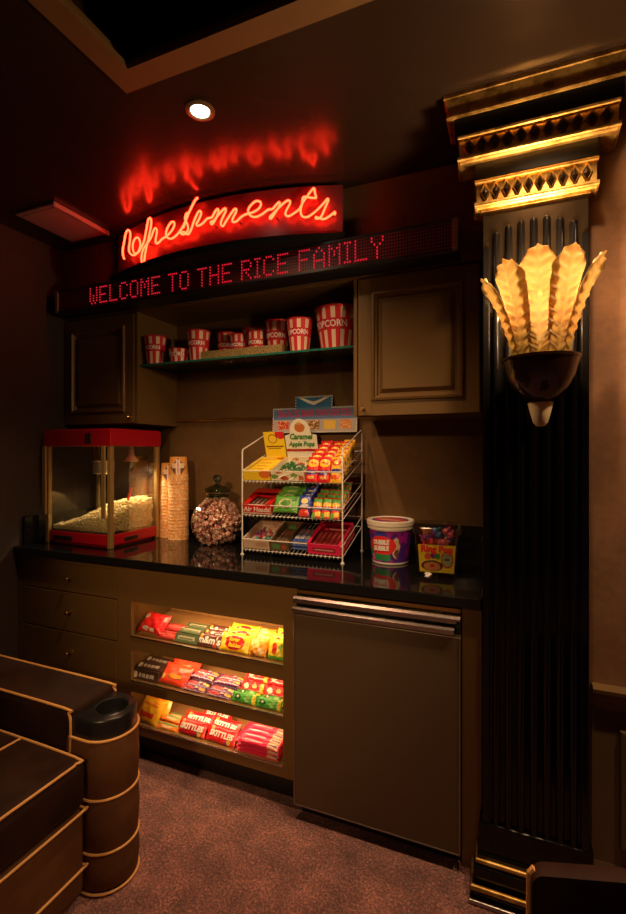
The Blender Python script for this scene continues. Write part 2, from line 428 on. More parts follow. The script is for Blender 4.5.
# drawer cabinet
x0, x1 = XL, -1.728; w_ = x1-x0
t = thing('drawer_cabinet', 'brown base cabinet with three drawers under the popcorn machine', 'cabinet', (x0, YC, 0))
bm = BM(); box(bm, 0.002, w_, 0.02, YB-YC-0.004, 0.12, ZT); box(bm, 0.002, 0.03, 0.0, 0.02, 0.12, ZT); box(bm, 0.03, w_, 0.004, 0.02, 0.885, ZT); finish('body', bm, 'cab', t)
bm = BM(); box(bm, 0.002, w_, 0.07, 0.09, 0.0, 0.12); finish('toe_kick', bm, 'dark', t)
for z0, z1, kz in ((0.745, 0.884, 0.815), (0.545, 0.740, 0.646), (0.125, 0.540, 0.442)):
    bm = BM(); box(bm, 0.034, w_-0.003, 0.0, 0.019, z0, z1, 0.0025, 1); d = finish('drawer', bm, 'cab', t)
    b = BM(); lathe(b, [(0, 0.027), (0.005, 0.027), (0.0085, 0.022), (0.008, 0.017), (0.004, 0.012), (0.0035, 0.0)], seg=16)
    finish('knob', b, 'brass', d, True, loc=(0.385, 0.0, kz), rot=(R(90), 0, 0)).scale = (1.4, 1.4, 1.15)
# candy display cabinet with three lit slots
x0, x1 = -1.727, -0.782; W = x1-x0; oL, oR = 0.086, W-0.062
SL = [(0.583, 0.745), (0.375, 0.520), (0.172, 0.322)]
t = thing('display_cabinet', 'brown base cabinet with three lit slots full of candy', 'cabinet', (x0, YC, 0))
bm = BM(); box(bm, 0, oL, 0, 0.02, 0.125, ZT); box(bm, oR, W, 0, 0.02, 0.125, ZT)
zz = [ZT]+[q for a, b in SL for q in (b, a)]+[0.125]
for k in range(0, len(zz), 2): box(bm, oL, oR, 0, 0.02, zz[k+1], zz[k])
finish('face_frame', bm, 'cab', t)
bm = BM(); box(bm, 0.0, oL-0.012, 0.021, 0.6, 0.125, ZT); finish('side_panel', bm, 'cab', t)
bm = BM(); box(bm, oR+0.012, W, 0.021, 0.6, 0.125, ZT); finish('side_panel', bm, 'cab', t)
bm = BM(); box(bm, oL-0.012, oR+0.012, 0.30, 0.315, 0.125, 0.80); box(bm, oL-0.012, oR+0.012, 0.021, 0.3, 0.785, 0.80)
finish('back_panel', bm, 'cab_in', t)
bm = BM(); box(bm, 0, W, 0.07, 0.09, 0.0, 0.12); finish('toe_kick', bm, 'dark', t)
SLOPE = 0.15
for a, b in SL:
    bm = BM(); prism(bm, [(0.022, a-0.03), (0.299, a-0.03+SLOPE*0.28), (0.299, a-0.013+SLOPE*0.28), (0.022, a-0.013)], oL-0.011, oR+0.011, 'yz'); finish('shelf', bm, 'cab_in', t)
    bm = BM(); box(bm, oL-0.006, oR+0.006, 0.0205, 0.0225, a-0.004, a+0.008); finish('clear_lip', bm, 'acrylic', t)
    bm = BM(); box(bm, oL-0.001, oR+0.001, -0.004, 0.003, a-0.004, a+0.002, 0.001, 1); finish('lip_rail', bm, 'steel', t)
    bm = BM(); box(bm, oL+0.03, oR-0.03, 0.026, 0.036, b+0.006, b+0.014, 0.002, 1); finish('light_strip', bm, 'strip', t)
    lamp('slot_lamp', 'AREA', (x0+(oL+oR)/2+0.06, YC+0.045, b+0.004), 1.7 if b > 0.7 else 1.1, (1.0, 0.62, 0.3), shape='RECTANGLE', size=oR-oL-0.2, size_y=0.02, rot=(R(38), 0, 0))
# fridge
x0, x1 = -0.780, -0.150; W = x1-x0
t = thing('undercounter_fridge', 'bronze fronted undercounter fridge with steel top rails', 'fridge', (x0, YC, 0))
bm = BM(); box(bm, 0.002, W-0.002, 0.0, 0.6, 0.12, 0.905); finish('body', bm, 'black_plastic', t)
bm = BM(); box(bm, 0.004, W-0.004, -0.036, -0.003, 0.066, 0.812, 0.003, 2); dr = finish('door', bm, plain('bronze_fridge_panel', (0.12, 0.082, 0.045), 0.4, 0.35, var=0.05, scale=3), t)
bm = BM()
for a, b in ((0.0, 0.006), (W-0.006, W)): box(bm, a, b, -0.039, -0.004, 0.064, 0.812, 0.001, 1)
box(bm, 0, W, -0.039, -0.004, 0.062, 0.067, 0.001, 1); finish('door_edge', bm, plain('satin_steel_edge', (0.3, 0.25, 0.2), 0.35, 0.9), dr)
bm = BM(); sweep(bm, [(-0.003, 0.817), (-0.040, 0.817), (-0.052, 0.822), (-0.052, 0.838), (-0.040, 0.845), (-0.003, 0.845)], 0.0, W-0.02); finish('handle_rail', bm, 'steel', dr)
bm = BM(); sweep(bm, [(-0.001, 0.853), (-0.030, 0.853), (-0.046, 0.860), (-0.046, 0.876), (-0.036, 0.883), (-0.001, 0.884)], 0.0, W); finish('control_rail', bm, 'steel', t)
bm = BM(); sweep(bm, [(-0.001, 0.889), (-0.018, 0.889), (-0.022, 0.893), (-0.022, 0.905), (-0.001, 0.907)], 0.01, W); finish('top_rail', bm, 'brass', t)
bm = BM(); box(bm, W-0.014, W+0.0, -0.046, -0.002, 0.845, 0.872, 0.002, 1); finish('hinge', bm, 'black_plastic', t)
bm = BM(); box(bm, 0.01, W-0.01, 0.02, 0.06, 0.0, 0.12)
for k in range(5): box(bm, 0.03, W-0.03, 0.014, 0.02, 0.02+k*0.019, 0.03+k*0.019)
finish('toe_grille', bm, 'dark', t)
bm = BM(); box(bm, -0.148, XR+0.018, YC, YC+0.6, 0.0, ZT, 0.001, 1); o = finish('filler_panel', bm, 'cab'); tag(o, 'narrow brown end panel between the fridge and the black column', 'panel')
# worktop
t = thing('countertop', 'long glossy black granite countertop with low backsplash', 'countertop', (0, 0, ZT))
bm = BM(); box(bm, XL+0.001, XR+0.018, YC-0.03, YB-0.001, 0.0, 0.038, 0.004, 2); finish('slab', bm, 'granite', t)
bm = BM(); box(bm, XL+0.021, XR, YB-0.021, YB-0.001, 0.0385, 0.19, 0.002, 1); finish('backsplash', bm, 'granite', t)
bm = BM(); box(bm, XL+0.001, XL+0.02, YC+0.02, YB-0.001, 0.0385, 0.19, 0.002, 1); finish('side_splash', bm, 'granite', t)
bm = BM(); box(bm, XR+0.0005, XR+0.0185, YC+0.25, YB-0.001, 0.0385, 0.19, 0.002, 1); finish('side_splash', bm, 'granite', t)
ZC = ZT+0.038

# ================================================================ LED MESSAGE BOARD
FONT = dict(W='10001 10001 10001 10101 10101 10101 01010', E='11111 10000 10000 11110 10000 10000 11111', L='10000 10000 10000 10000 10000 10000 11111',
 C='01110 10001 10000 10000 10000 10001 01110', O='01110 10001 10001 10001 10001 10001 01110', M='10001 11011 10101 10101 10001 10001 10001',
 T='11111 00100 00100 00100 00100 00100 00100', H='10001 10001 10001 11111 10001 10001 10001', R='11110 10001 10001 11110 10100 10010 10001',
 I='111 010 010 010 010 010 111', F='11111 10000 10000 11110 10000 10000 10000', A='00100 01010 10001 10001 11111 10001 10001',
 Y='10001 10001 01010 00100 00100 00100 00100')
bx0, bx1, bz0, bz1, by = -2.344, -0.176, 2.226, 2.352, 1.88
t = thing('led_message_board', 'long black message board with red dot letters above the wall cabinets', 'sign', (bx0, by, bz0))
LW, LH = bx1-bx0, bz1-bz0
bm = BM(); box(bm, 0, LW, 0.012, YU-by-0.001, 0, LH, 0.003, 1); box(bm, 0, LW, 0.0, 0.012, 0, 0.012, 0.002, 1); box(bm, 0, LW, 0.0, 0.012, LH-0.012, LH, 0.002, 1)
finish('housing', bm, 'black_plastic', t)
for a in (0, LW-0.022):
    bm = BM(); box(bm, a, a+0.022, -0.002, 0.013, 0.0, LH, 0.003, 1); finish('end_cap', bm, plain('end_cap_plastic', (0.2, 0.14, 0.09), 0.35), t)
def led_grid():
    g = G('unlit_led_matrix'); x = g.xyz(g.coord())
    a = g.math('SUBTRACT', g.math('FRACT', g.math('DIVIDE', x[0], 0.01167)), 0.5); b = g.math('SUBTRACT', g.math('FRACT', g.math('DIVIDE', g.math('ADD', x[2], 0.003), 0.0135)), 0.5)
    d = g.math('SQRT', g.math('ADD', g.math('MULTIPLY', a, a), g.math('MULTIPLY', b, b)))
    c = g.mix(g.math('LESS_THAN', d, 0.36), (0.004, 0.003, 0.003), (0.19, 0.012, 0.016))
    return g.end(g.bsdf(c, 0.45))
bm = BM(); box(bm, 0.024, LW-0.024, 0.006, 0.0115, 0.0125, LH-0.0125); finish('dot_matrix', bm, led_grid(), t)
px, pz = 0.01167, 0.0135; col = 0
tx = -2.083-bx0
for ch in 'WELCOME TO THE RICE FAMILY':
    if ch == ' ': col += 3; continue
    rows = FONT[ch].split(); bm = BM()
    for r_, row in enumerate(rows):
        for c_, q in enumerate(row):
            if q == '1':
                gX = tx+(col+c_)*px; gZ = LH/2+0.002+(3-r_)*pz
                res = bmesh.ops.create_cone(bm, cap_ends=True, segments=8, radius1=0.0042, radius2=0.0028, depth=0.003)
                bmesh.ops.transform(bm, matrix=Matrix.Translation((gX, 0.0042, gZ)) @ Matrix.Rotation(R(90), 4, 'X'), verts=res['verts'])
    finish('letter', bm, 'led', t); col += len(rows[0])+1

# ================================================================ NEON SIGN
NEON = [[(-1.8247,2.4442),(-1.8389,2.4857),(-1.8247,2.5298),(-1.805,2.5749),(-1.7819,2.5785),(-1.7669,2.5571),(-1.7725,2.5144),(-1.78,2.4796),(-1.7651,2.4534),(-1.7325,2.4385),(-1.6995,2.4476),(-1.6826,2.4741),(-1.691,2.5073),(-1.7132,2.5217),(-1.7361,2.5125),(-1.7468,2.4841),(-1.7343,2.4514),(-1.7029,2.4433),(-1.6727,2.4644),(-1.6515,2.4917),(-1.634,2.5431),(-1.6199,2.5849),(-1.6045,2.5857),(-1.5985,2.5639),(-1.6107,2.5166),(-1.6308,2.464),(-1.6467,2.4169),(-1.6547,2.3841),(-1.6694,2.3865),(-1.6743,2.4103),(-1.6628,2.4455),(-1.6356,2.4672),(-1.603,2.4894),(-1.5805,2.524),(-1.5657,2.5282),(-1.5584,2.5104),(-1.5672,2.4766),(-1.5657,2.4562),(-1.5483,2.4541),(-1.5214,2.4668),(-1.4898,2.4743),(-1.4591,2.492),(-1.4435,2.5138),(-1.4474,2.5283),(-1.4618,2.5316),(-1.4831,2.516),(-1.4966,2.4916),(-1.4925,2.4691),(-1.4697,2.4552),(-1.4461,2.4569),(-1.4179,2.4713),(-1.3904,2.4974),(-1.366,2.5345),(-1.3612,2.5508),(-1.3733,2.5486),(-1.3782,2.5256),(-1.366,2.502),(-1.3612,2.4761),(-1.3757,2.4598),(-1.3954,2.4599),(-1.4041,2.4684),(-1.3855,2.4695),(-1.3624,2.4533),(-1.3445,2.4709),(-1.3268,2.5093),(-1.3059,2.5422),(-1.2934,2.5473),(-1.2877,2.5348),(-1.3002,2.5098),(-1.314,2.4916),(-1.3048,2.4813),(-1.2787,2.4888),(-1.2552,2.5052),(-1.2311,2.5066),(-1.2171,2.5256),(-1.2032,2.539),(-1.1958,2.5303),(-1.2032,2.5092),(-1.2182,2.4856),(-1.2322,2.4749),(-1.2366,2.4869),(-1.2203,2.4907),(-1.1989,2.5104),(-1.1727,2.5311),(-1.1612,2.5347),(-1.1602,2.5207),(-1.1606,2.5209),(-1.1804,2.487),(-1.1846,2.4673),(-1.1731,2.458),(-1.1606,2.4747),(-1.1421,2.4977),(-1.1208,2.5221),(-1.1088,2.524),(-1.1098,2.5104),(-1.1248,2.4859),(-1.1269,2.4706),(-1.1088,2.4689),(-1.0849,2.4858),(-1.0624,2.4947),(-1.0363,2.4977),(-1.0078,2.5088),(-0.9937,2.527),(-0.9993,2.5422),(-1.0182,2.5454),(-1.0411,2.5293),(-1.0527,2.508),(-1.0402,2.4845),(-1.0154,2.477),(-0.9862,2.4873),(-0.9611,2.5026),(-0.9428,2.5034),(-0.9245,2.5214),(-0.9128,2.5302),(-0.911,2.5183),(-0.9282,2.4894),(-0.9483,2.4625),(-0.9538,2.4703),(-0.9391,2.4833),(-0.9083,2.5118),(-0.8814,2.5318),(-0.8681,2.5325),(-0.8672,2.5181),(-0.8814,2.4942),(-0.8859,2.4758),(-0.8734,2.4658),(-0.8478,2.4782),(-0.8268,2.4937),(-0.8129,2.5195),(-0.7879,2.5553),(-0.7673,2.579),(-0.7631,2.5645),(-0.7571,2.5367)],
[(-1.3059,2.6095),(-1.3198,2.6029),(-1.3468,2.5668),(-1.366,2.5374),(-1.3782,2.5112),(-1.3904,2.4878)],
[(-0.7571,2.5367),(-0.7767,2.5386),(-0.8095,2.5442),(-0.8147,2.5178),(-0.8216,2.4871),(-0.8155,2.4626),(-0.7956,2.4569),(-0.7742,2.4682),(-0.7511,2.4875),(-0.7266,2.5131),(-0.7114,2.5311),(-0.7081,2.5248),(-0.7156,2.5055),(-0.7249,2.4819),(-0.7376,2.4558),(-0.7545,2.4477),(-0.7605,2.456),(-0.7444,2.4499),(-0.7241,2.4455),(-0.7005,2.4589),(-0.6805,2.4743),(-0.683,2.4619)]]
def bowY(x): return 1.93-0.12*(1-((x+1.29)/0.64)**2)
t = thing('neon_sign', 'red neon script sign on a bowed black backing board under the ceiling', 'sign', (0, 0, 2.352))
zo = 2.352
bm = BM(); n = 40; v0 = []
for i in range(n+1):
    x = -1.93+1.27*i/n; y = bowY(x)
    v0.append([bm.verts.new(p) for p in ((x, y, 2.385-zo), (x, y, 2.605-zo), (x, y+0.012, 2.605-zo), (x, y+0.012, 2.385-zo))])
for A, B in zip(v0, v0[1:]):
    for k in range(4): bm.faces.new((A[k], A[(k+1) % 4], B[(k+1) % 4], B[k]))
bm.faces.new(v0[0]); bm.faces.new(v0[-1])
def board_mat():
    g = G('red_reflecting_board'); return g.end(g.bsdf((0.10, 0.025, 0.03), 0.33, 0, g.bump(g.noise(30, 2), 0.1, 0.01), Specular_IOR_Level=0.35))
finish('backing_board', bm, board_mat(), t, True)
bm = BM(); v0 = []
for i in range(n+1):
    x = -1.95+1.31*i/n; y = bowY(max(-1.93, min(-0.66, x)))
    v0.append([bm.verts.new(p) for p in ((x, y-0.035, 2.353-zo), (x, y-0.035, 2.384-zo), (x, 1.999, 2.384-zo), (x, 1.999, 2.353-zo))])
for A, B in zip(v0, v0[1:]):
    for k in range(4): bm.faces.new((A[k], A[(k+1) % 4], B[(k+1) % 4], B[k]))
bm.faces.new(v0[0]); bm.faces.new(v0[-1]); finish('base_ledge', bm, 'flat_black', t, True)
for L in NEON:
    bm = BM(); tube(bm, smooth_path([(x, bowY(x)-0.03, z-zo) for x, z in L], 3), 0.0044, 8); finish('neon_tube', bm, 'neon', t, True)
for x in (-1.81, -1.62, -1.40, -1.22, -1.10, -0.93, -0.80, -0.70):
    bm = BM(); tube(bm, [(x, bowY(x), 2.47-zo), (x, bowY(x)-0.024, 2.47-zo)], 0.003, 6); finish('standoff', bm, 'black_plastic', t)
# ================================================================ COLUMN
cX = 0.078
t = thing('column', 'tall black fluted column with gilded diamond bands at its capital', 'column', (cX, YW, 0))
def cbox(name, hw, y, z0, z1, mat, r=0.0, ret=False):
    bm = BM(); box(bm, -hw, hw, y-YW, -0.0005, z0, z1, r, 2); return finish(name, bm, mat, t)
cbox('shaft', 0.155, 1.68, 0.125, 2.262, 'black_gloss')
bm = BM(); box(bm, -0.1535, 0.1535, -0.0715, -0.0705, 2.02, 2.258); finish('neck_sheen', bm, 'bronze', t)  # added bronze sheet standing in for gold reflected in the black shaft
bm = BM()
for s_ in (-1, 1): box(bm, s_*0.155-(0.022 if s_ > 0 else 0), s_*0.155+(0 if s_ > 0 else 0.022), -0.082, -0.0705, 0.21, 2.13, 0.002, 1)
for k in range(2):
    pass
bm.free()
for s_ in (-1, 1):
    a = s_*0.144
    bm = BM(); box(bm, a-0.011, a+0.011, -0.084, -0.0705, 0.214, 2.13, 0.003, 2); finish('edge_strip', bm, 'black_gloss', t)
tops = [2.183, 2.198, 2.206, 2.209, 2.207, 2.196, 2.180]
for i in range(7):
    bm = BM(); x = (i-3)*0.0377; zt = tops[i]; r_ = 0.0118
    prof = [(0, 0.165)]+[(r_*math.sin(a*PI/8), 0.177-r_*math.cos(a*PI/8)) for a in range(1, 5)]+[(r_*math.cos(a*PI/8), zt-r_+r_*math.sin(a*PI/8)) for a in range(0, 4)]+[(0, zt)]
    lathe(bm, prof, x, -0.0715, 14); finish('reed', bm, 'black_gloss', t, True)
# base: dark stepped plinth with two gold beads
cbox('plinth', 0.167, 1.664, 0.112, 0.214, 'black_gloss', 0.004)
bm = BM()
for hw, y, z0, z1 in ((0.172, 1.655, 0.0, 0.118), (0.183, 1.630, 0.0, 0.088), (0.190, 1.605, 0.0, 0.03), ): box(bm, -hw, hw, y-YW, -0.001, z0, z1, 0.006, 3)
finish('base_steps', bm, 'black_gloss', t)
def bead(hw, y, z, r_, mat, name):
    bm = BM(); tube(bm, [(-hw, -0.002, z), (-hw, y-YW, z), (hw, y-YW, z), (hw, -0.002, z)], r_, 10); finish(name, bm, mat, t, True)
bead(0.174, 1.648, 0.098, 0.0085, 'gold', 'gold_bead'); bead(0.187, 1.612, 0.036, 0.0095, 'gold', 'gold_bead'); bead(0.192, 1.590, 0.008, 0.007, 'steel', 'base_bead')
# capital
def band(name, hw, y, z0, z1, nd, flare):
    """gilded band with a row of lozenges between two rounded fillets"""
    bm = BM(); yl = y-YW; h = z1-z0
    prism(bm, [(-0.001, z0), (yl+0.010, z0), (yl-0.002, z0+0.012), (yl, z0+0.02), (yl, z1-0.016), (yl-flare, z1-0.008), (yl-flare, z1), (-0.001, z1)], -hw, hw, 'yz')
    tube(bm, [(-hw-0.004, -0.004, z0+0.009), (-hw-0.004, yl-0.006, z0+0.009), (hw+0.004, yl-0.006, z0+0.009), (hw+0.004, -0.004, z0+0.009)], 0.0085, 10)
    tube(bm, [(-hw-0.003, -0.004, z1-0.007), (-hw-0.003, yl-0.004-flare, z1-0.007), (hw+0.003, yl-0.004-flare, z1-0.007), (hw+0.003, -0.004, z1-0.007)], 0.006, 8)
    b = finish(name, bm, 'gold', t, 35)
    d = BM(); fr = BM(); st = (2*hw-0.02)/nd; zc_ = (z0+z1)/2+0.003; dh = h*0.34
    for i in range(nd):
        x = -hw+0.01+st*(i+0.5); dw = st*0.41
        def ring(k, yy, tgt): return [tgt.verts.new(p) for p in ((x-dw*k, yy, zc_), (x, yy, zc_+dh*k), (x+dw*k, yy, zc_), (x, yy, zc_-dh*k))]
        R0, R1, R2 = ring(1.22, yl+0.0005, fr), ring(1.02, yl-0.008, fr), ring(0.74, yl-0.001, fr)
        for A, B in ((R0, R1), (R1, R2)):
            for k in range(4): fr.faces.new((A[k], A[(k+1) % 4], B[(k+1) % 4], B[k]))
        D0 = ring(0.76, yl-0.0012, d); c_ = d.verts.new((x, yl-0.004, zc_))
        for k in range(4): d.faces.new((D0[k], D0[(k+1) % 4], c_))
    finish('diamond_frames', fr, 'gold', b); finish('dark_diamonds', d, plain('smoked_diamond', (0.05, 0.03, 0.015), 0.25, 0.6), b)
cbox('necking', 0.162, 1.674, 2.255, 2.275, 'gold', 0.003)
band('lower_band', 0.174, 1.66, 2.262, 2.353, 10, 0.004)
cbox('capital_neck', 0.180, 1.655, 2.353, 2.412, 'black_satin', 0.004)
band('upper_band', 0.226, 1.632, 2.410, 2.495, 11, 0.006)
bm = BM(); prism(bm, [(-0.001, 2.496), (1.632-YW, 2.496), (1.625-YW, 2.52), (1.618-YW, 2.556), (-0.001, 2.556)], -0.24, 0.24, 'yz'); finish('capital_block', bm, 'black_satin', t)
def crown():
    bm = BM(); pr = [(0.0, 2.550), (0.118, 2.550), (0.134, 2.552), (0.139, 2.558), (0.138, 2.566), (0.129, 2.571), (0.144, 2.614), (0.147, 2.617), (0.147, 2.629), (0.0, 2.629)]
    rings = []
    for d_, z in pr:       # mitred on three sides
        ex = d_-0.118
        rings.append([bm.verts.new(p) for p in ((-0.246-ex, -0.001, z), (-0.246-ex, -max(d_, 0.001), z), (0.246+ex, -max(d_, 0.001), z), (0.246+ex, -0.001, z))] if d_ > 0 else None)
    rr = [r_ for r_ in rings if r_]
    for A, B in zip(rr, rr[1:]):
        for k in range(3): bm.faces.new((A[k], A[k+1], B[k+1], B[k]))
    bm.faces.new(rr[0]); bm.faces.new(rr[-1]); bm.faces.new([q[0] for q in rr]+[]) ; bm.faces.new([q[3] for q in rr])
    return finish('crown_moulding', bm, 'gold', t)
crown()

# ================================================================ SCONCE
sx, sy, sz = 0.092, 1.585, 1.732
t = thing('wall_sconce', 'glowing amber glass plume sconce with black bowl on the column', 'wall lamp', (sx, sy, sz))
def plume_mat():
    g = G('amber_pressed_glass'); x = g.xyz(g.coord())
    n = g.noise(9, 4, 0.6)
    f = g.math('ADD', g.math('MULTIPLY', x[2], 2.6), g.math('MULTIPLY', n, 0.4))
    c = g.ramp(f, [(0.2, (0.50, 0.44, 0.14)), (0.45, (0.74, 0.48, 0.20)), (0.8, (0.58, 0.50, 0.26)), (1.05, (0.76, 0.46, 0.18))])
    tr = g.n('ShaderNodeBsdfTranslucent'); g.put(tr.inputs[0], g.mix(0.82, c, (0.06, 0.055, 0.035)))
    df = g.bsdf(c, 0.22)
    tp = g.n('ShaderNodeBsdfTransparent'); g.put(tp.inputs[0], (1.0, 0.80, 0.5))
    m1 = g.n('ShaderNodeMixShader'); m1.inputs[0].default_value = 0.55; g.t.links.new(tr.outputs[0], m1.inputs[1]); g.t.links.new(df, m1.inputs[2])
    m2 = g.n('ShaderNodeMixShader'); m2.inputs[0].default_value = 0.24; g.t.links.new(m1.outputs[0], m2.inputs[1]); g.t.links.new(tp.outputs[0], m2.inputs[2])
    return g.end(m2.outputs[0])
pm = plume_mat()
def leaf(az, H, wt, tilt_r, zoff=0.0):
    """az: azimuth from -y; plume leaf with herringbone ribs, curved to the cup"""
    bm = BM(); nu, nv = 30, 72; L = []
    for side in (0, 1):
        rows = []
        for j in range(nv+1):
            v = j/nv; row = []
            for i in range(nu+1):
                u = -1+2*i/nu
                wv = 0.032+(wt-0.032)*v**0.8
                tipr = 1-max(0, (v-0.80)/0.20)**2.4*0.30                        # shoulders rounding in to the tip
                lob = 1+0.016*math.sin(v*30)*(v > 0.3)
                x = u*wv*lob*tipr
                z = H*v*(1-0.10*abs(u)**2.4*v**4-0.022*abs(math.sin(u*4.7))*v**8)
                r_ = 0.074+(tilt_r-0.074)*(v**1.3)
                rib = 0.0075*math.sin(z*210-abs(u)*5.0)*min(1, 3*abs(u))*(1-0.35*v)*(1-abs(u)**4)
                rr = r_+rib+0.005*math.exp(-(u*8)**2)
                if side: rr -= 0.004
                aa = az+0.85*x/(r_+0.01); px_ = math.sin(aa)*rr; py_ = -math.cos(aa)*rr
                row.append(bm.verts.new((px_, py_, z+zoff)))
            rows.append(row)
        L.append(rows)
    for rows in L:
        for j in range(nv):
            for i in range(nu): bm.faces.new((rows[j][i], rows[j][i+1], rows[j+1][i+1], rows[j+1][i]))
    A, B = L
    for j in range(nv):
        for i in (0, nu): bm.faces.new((A[j][i], B[j][i], B[j+1][i], A[j+1][i]))
    for i in range(nu):
        for j in (0, nv): bm.faces.new((A[j][i], A[j][i+1], B[j][i+1], B[j][i]))
    return bm
for az, H, wt, tr_ in ((R(-6), 0.298, 0.074, 0.128), (R(-44), 0.278, 0.074, 0.146), (R(-80), 0.255, 0.070, 0.168), (R(34), 0.290, 0.074, 0.140), (R(72), 0.280, 0.070, 0.168)):
    finish('glass_plume', leaf(az, H, wt, tr_, 0.004), pm, t, 'all')
bm = BM(); lathe(bm, [(0.03, -0.132), (0.052, -0.118), (0.078, -0.088), (0.095, -0.05), (0.103, -0.018), (0.107, -0.006), (0.111, -0.004), (0.111, 0.003), (0.105, 0.004), (0.098, -0.01), (0.088, -0.05), (0.03, -0.11)], seg=48)
finish('bowl', bm, plain('tortoise_black_bowl', (0.022, 0.008, 0.005), 0.14, var=0.6, scale=18, Coat_Weight=0.5), t, True)
bm = BM(); lathe(bm, [(0, -0.205), (0.012, -0.203), (0.021, -0.192), (0.028, -0.165), (0.036, -0.133), (0.030, -0.130)], seg=32); finish('glass_finial', bm, plain('frosted_amber_glass', (0.95, 0.80, 0.48), 0.3, Transmission_Weight=0.0, Subsurface_Weight=0.0), t, True)
bm = BM(); lathe(bm, [(0, 0.012), (0.078, 0.010), (0.082, 0.0), (0, 0.0)], seg=32); finish('holder_disc', bm, 'brass', t, True)
bm = BM(); lathe(bm, [(0.008, 0.05), (0.012, 0.075), (0.022, 0.10), (0.030, 0.13), (0.030, 0.155), (0.022, 0.178), (0.010, 0.188), (0, 0.19)], seg=20); finish('bulb', bm, 'bulb', t, True)
bm = BM(); lathe(bm, [(0, 0.013), (0.012, 0.013), (0.012, 0.055), (0, 0.055)], seg=20); finish('lamp_holder', bm, 'cream', t, True)
bm = BM(); box(bm, -0.03, 0.03, 0.085, 0.0995, -0.07, 0.0, 0.003, 1); finish('bracket', bm, 'brass', t)
lamp('sconce_lamp', 'POINT', (sx, sy-0.005, sz+0.245), 24.0, (1.0, 0.62, 0.31), shadow_soft_size=0.03)
lamp('sconce_bulb_lamp', 'POINT', (sx, sy-0.035, sz+0.14), 2.0, (1.0, 0.76, 0.50), shadow_soft_size=0.02)

# ================================================================ THEATRE SEAT (left foreground)
def piping(parent, pts, r_=0.0042, closed=False, k=3):
    bm = BM(); tube(bm, smooth_path(pts, k) if k > 1 else pts, r_, 8, closed); return finish('piping', bm, 'piping', parent, True)
t = thing('theater_seat', 'dark brown velvet theater seat with gold piping in the left foreground', 'armchair', (-1.325, 1.23, 0))
# local frame: seat faces +x, arm along x at y=0, seat cushion at y<0
def stadium(hx0, hw, n=20):   # arm end outline in xy: flat back, half-round front (+x)
    return [(hx0, -hw)]+[(0.05+hw*1.0*math.cos(a), hw*math.sin(a)) for a in [(-90+180*i/n)*PI/180 for i in range(n+1)]]+[(hx0, hw)]
bm = BM(); n = 28; rows = []
for z, bulge in [(0.012, -0.008), (0.02, 0.0), (0.07, 0.004), (0.135, 0.0), (0.14, -0.002), (0.145, 0.0), (0.23, 0.004), (0.31, 0.0), (0.315, -0.002), (0.32, 0.0), (0.41, 0.003), (0.50, 0.0), (0.512, -0.006)]:
    rows.append([bm.verts.new((x+(bulge if x > 0.05 else 0), y*(1+bulge/0.1), z)) for x, y in stadium(-0.13, 0.097, n)])
for A, B in zip(rows, rows[1:]):
    for i in range(len(A)): bm.faces.new((A[i], A[(i+1) % len(A)], B[(i+1) % len(A)], B[i]))
bm.faces.new(rows[0]); bm.faces.new(rows[-1]); arm = finish('arm_front', bm, 'velvet_lit', t, 50)
for z in (0.010, 0.140, 0.315, 0.507):
    piping(arm, [(-0.02, -0.098, z)]+[(0.05+0.098*math.cos(a), 0.098*math.sin(a), z) for a in [(-90+15*i)*PI/180 for i in range(13)]]+[(-0.02, 0.098, z)])
# cup holder

bm = BM(); A = [[bm.verts.new((0.05+(x-0.05)*k, y*k, z)) for x, y in stadium(-0.016, 0.093, 28)+[(-0.016, 0.093*(1-2*k_/9)) for k_ in range(1, 9)]] for z, k in ((0.510, 1.0), (0.562, 1.0), (0.569, 0.98), (0.572, 0.94))]
for P_, Q_ in zip(A, A[1:]):
    for i in range(len(P_)): bm.faces.new((P_[i], P_[(i+1) % len(P_)], Q_[(i+1) % len(P_)], Q_[i]))
HX, HR = 0.066, 0.060
def hole(z, k=1.0): return [bm.verts.new((HX+HR*k*math.cos(math.atan2(v.co.y, v.co.x-HX)), HR*k*math.sin(math.atan2(v.co.y, v.co.x-HX)), z)) for v in A[0]]
A += [hole(0.5735), hole(0.577, 0.94), hole(0.575, 0.86), hole(0.530, 0.78)]
for P_, Q_ in zip(A[3:], A[4:]):
    for i in range(len(P_)): bm.faces.new((P_[i], P_[(i+1) % len(P_)], Q_[(i+1) % len(Q_)], Q_[i]))
bm.faces.new(A[0]); bm.faces.new(A[-1]); finish('cup_holder', bm, 'black_plastic', t, 50)
bm = BM(); box(bm, -0.95, -0.018, -0.10, 0.10, 0.34, 0.592, 0.022, 4); pad = finish('arm_pad', bm, 'velvet', t, True)
bm = BM(); box(bm, -0.95, -0.132, -0.094, 0.094, 0.02, 0.345, 0.01, 2); finish('arm_body', bm, 'velvet_lit', t, True)
for s_ in (-1, 1):
    piping(pad, [(-0.94, s_*0.094, 0.592), (-0.5, s_*0.094, 0.593), (-0.05, s_*0.094, 0.592), (-0.026, s_*0.096, 0.580), (-0.014, s_*0.098, 0.555), (-0.014, s_*0.099, 0.45)])
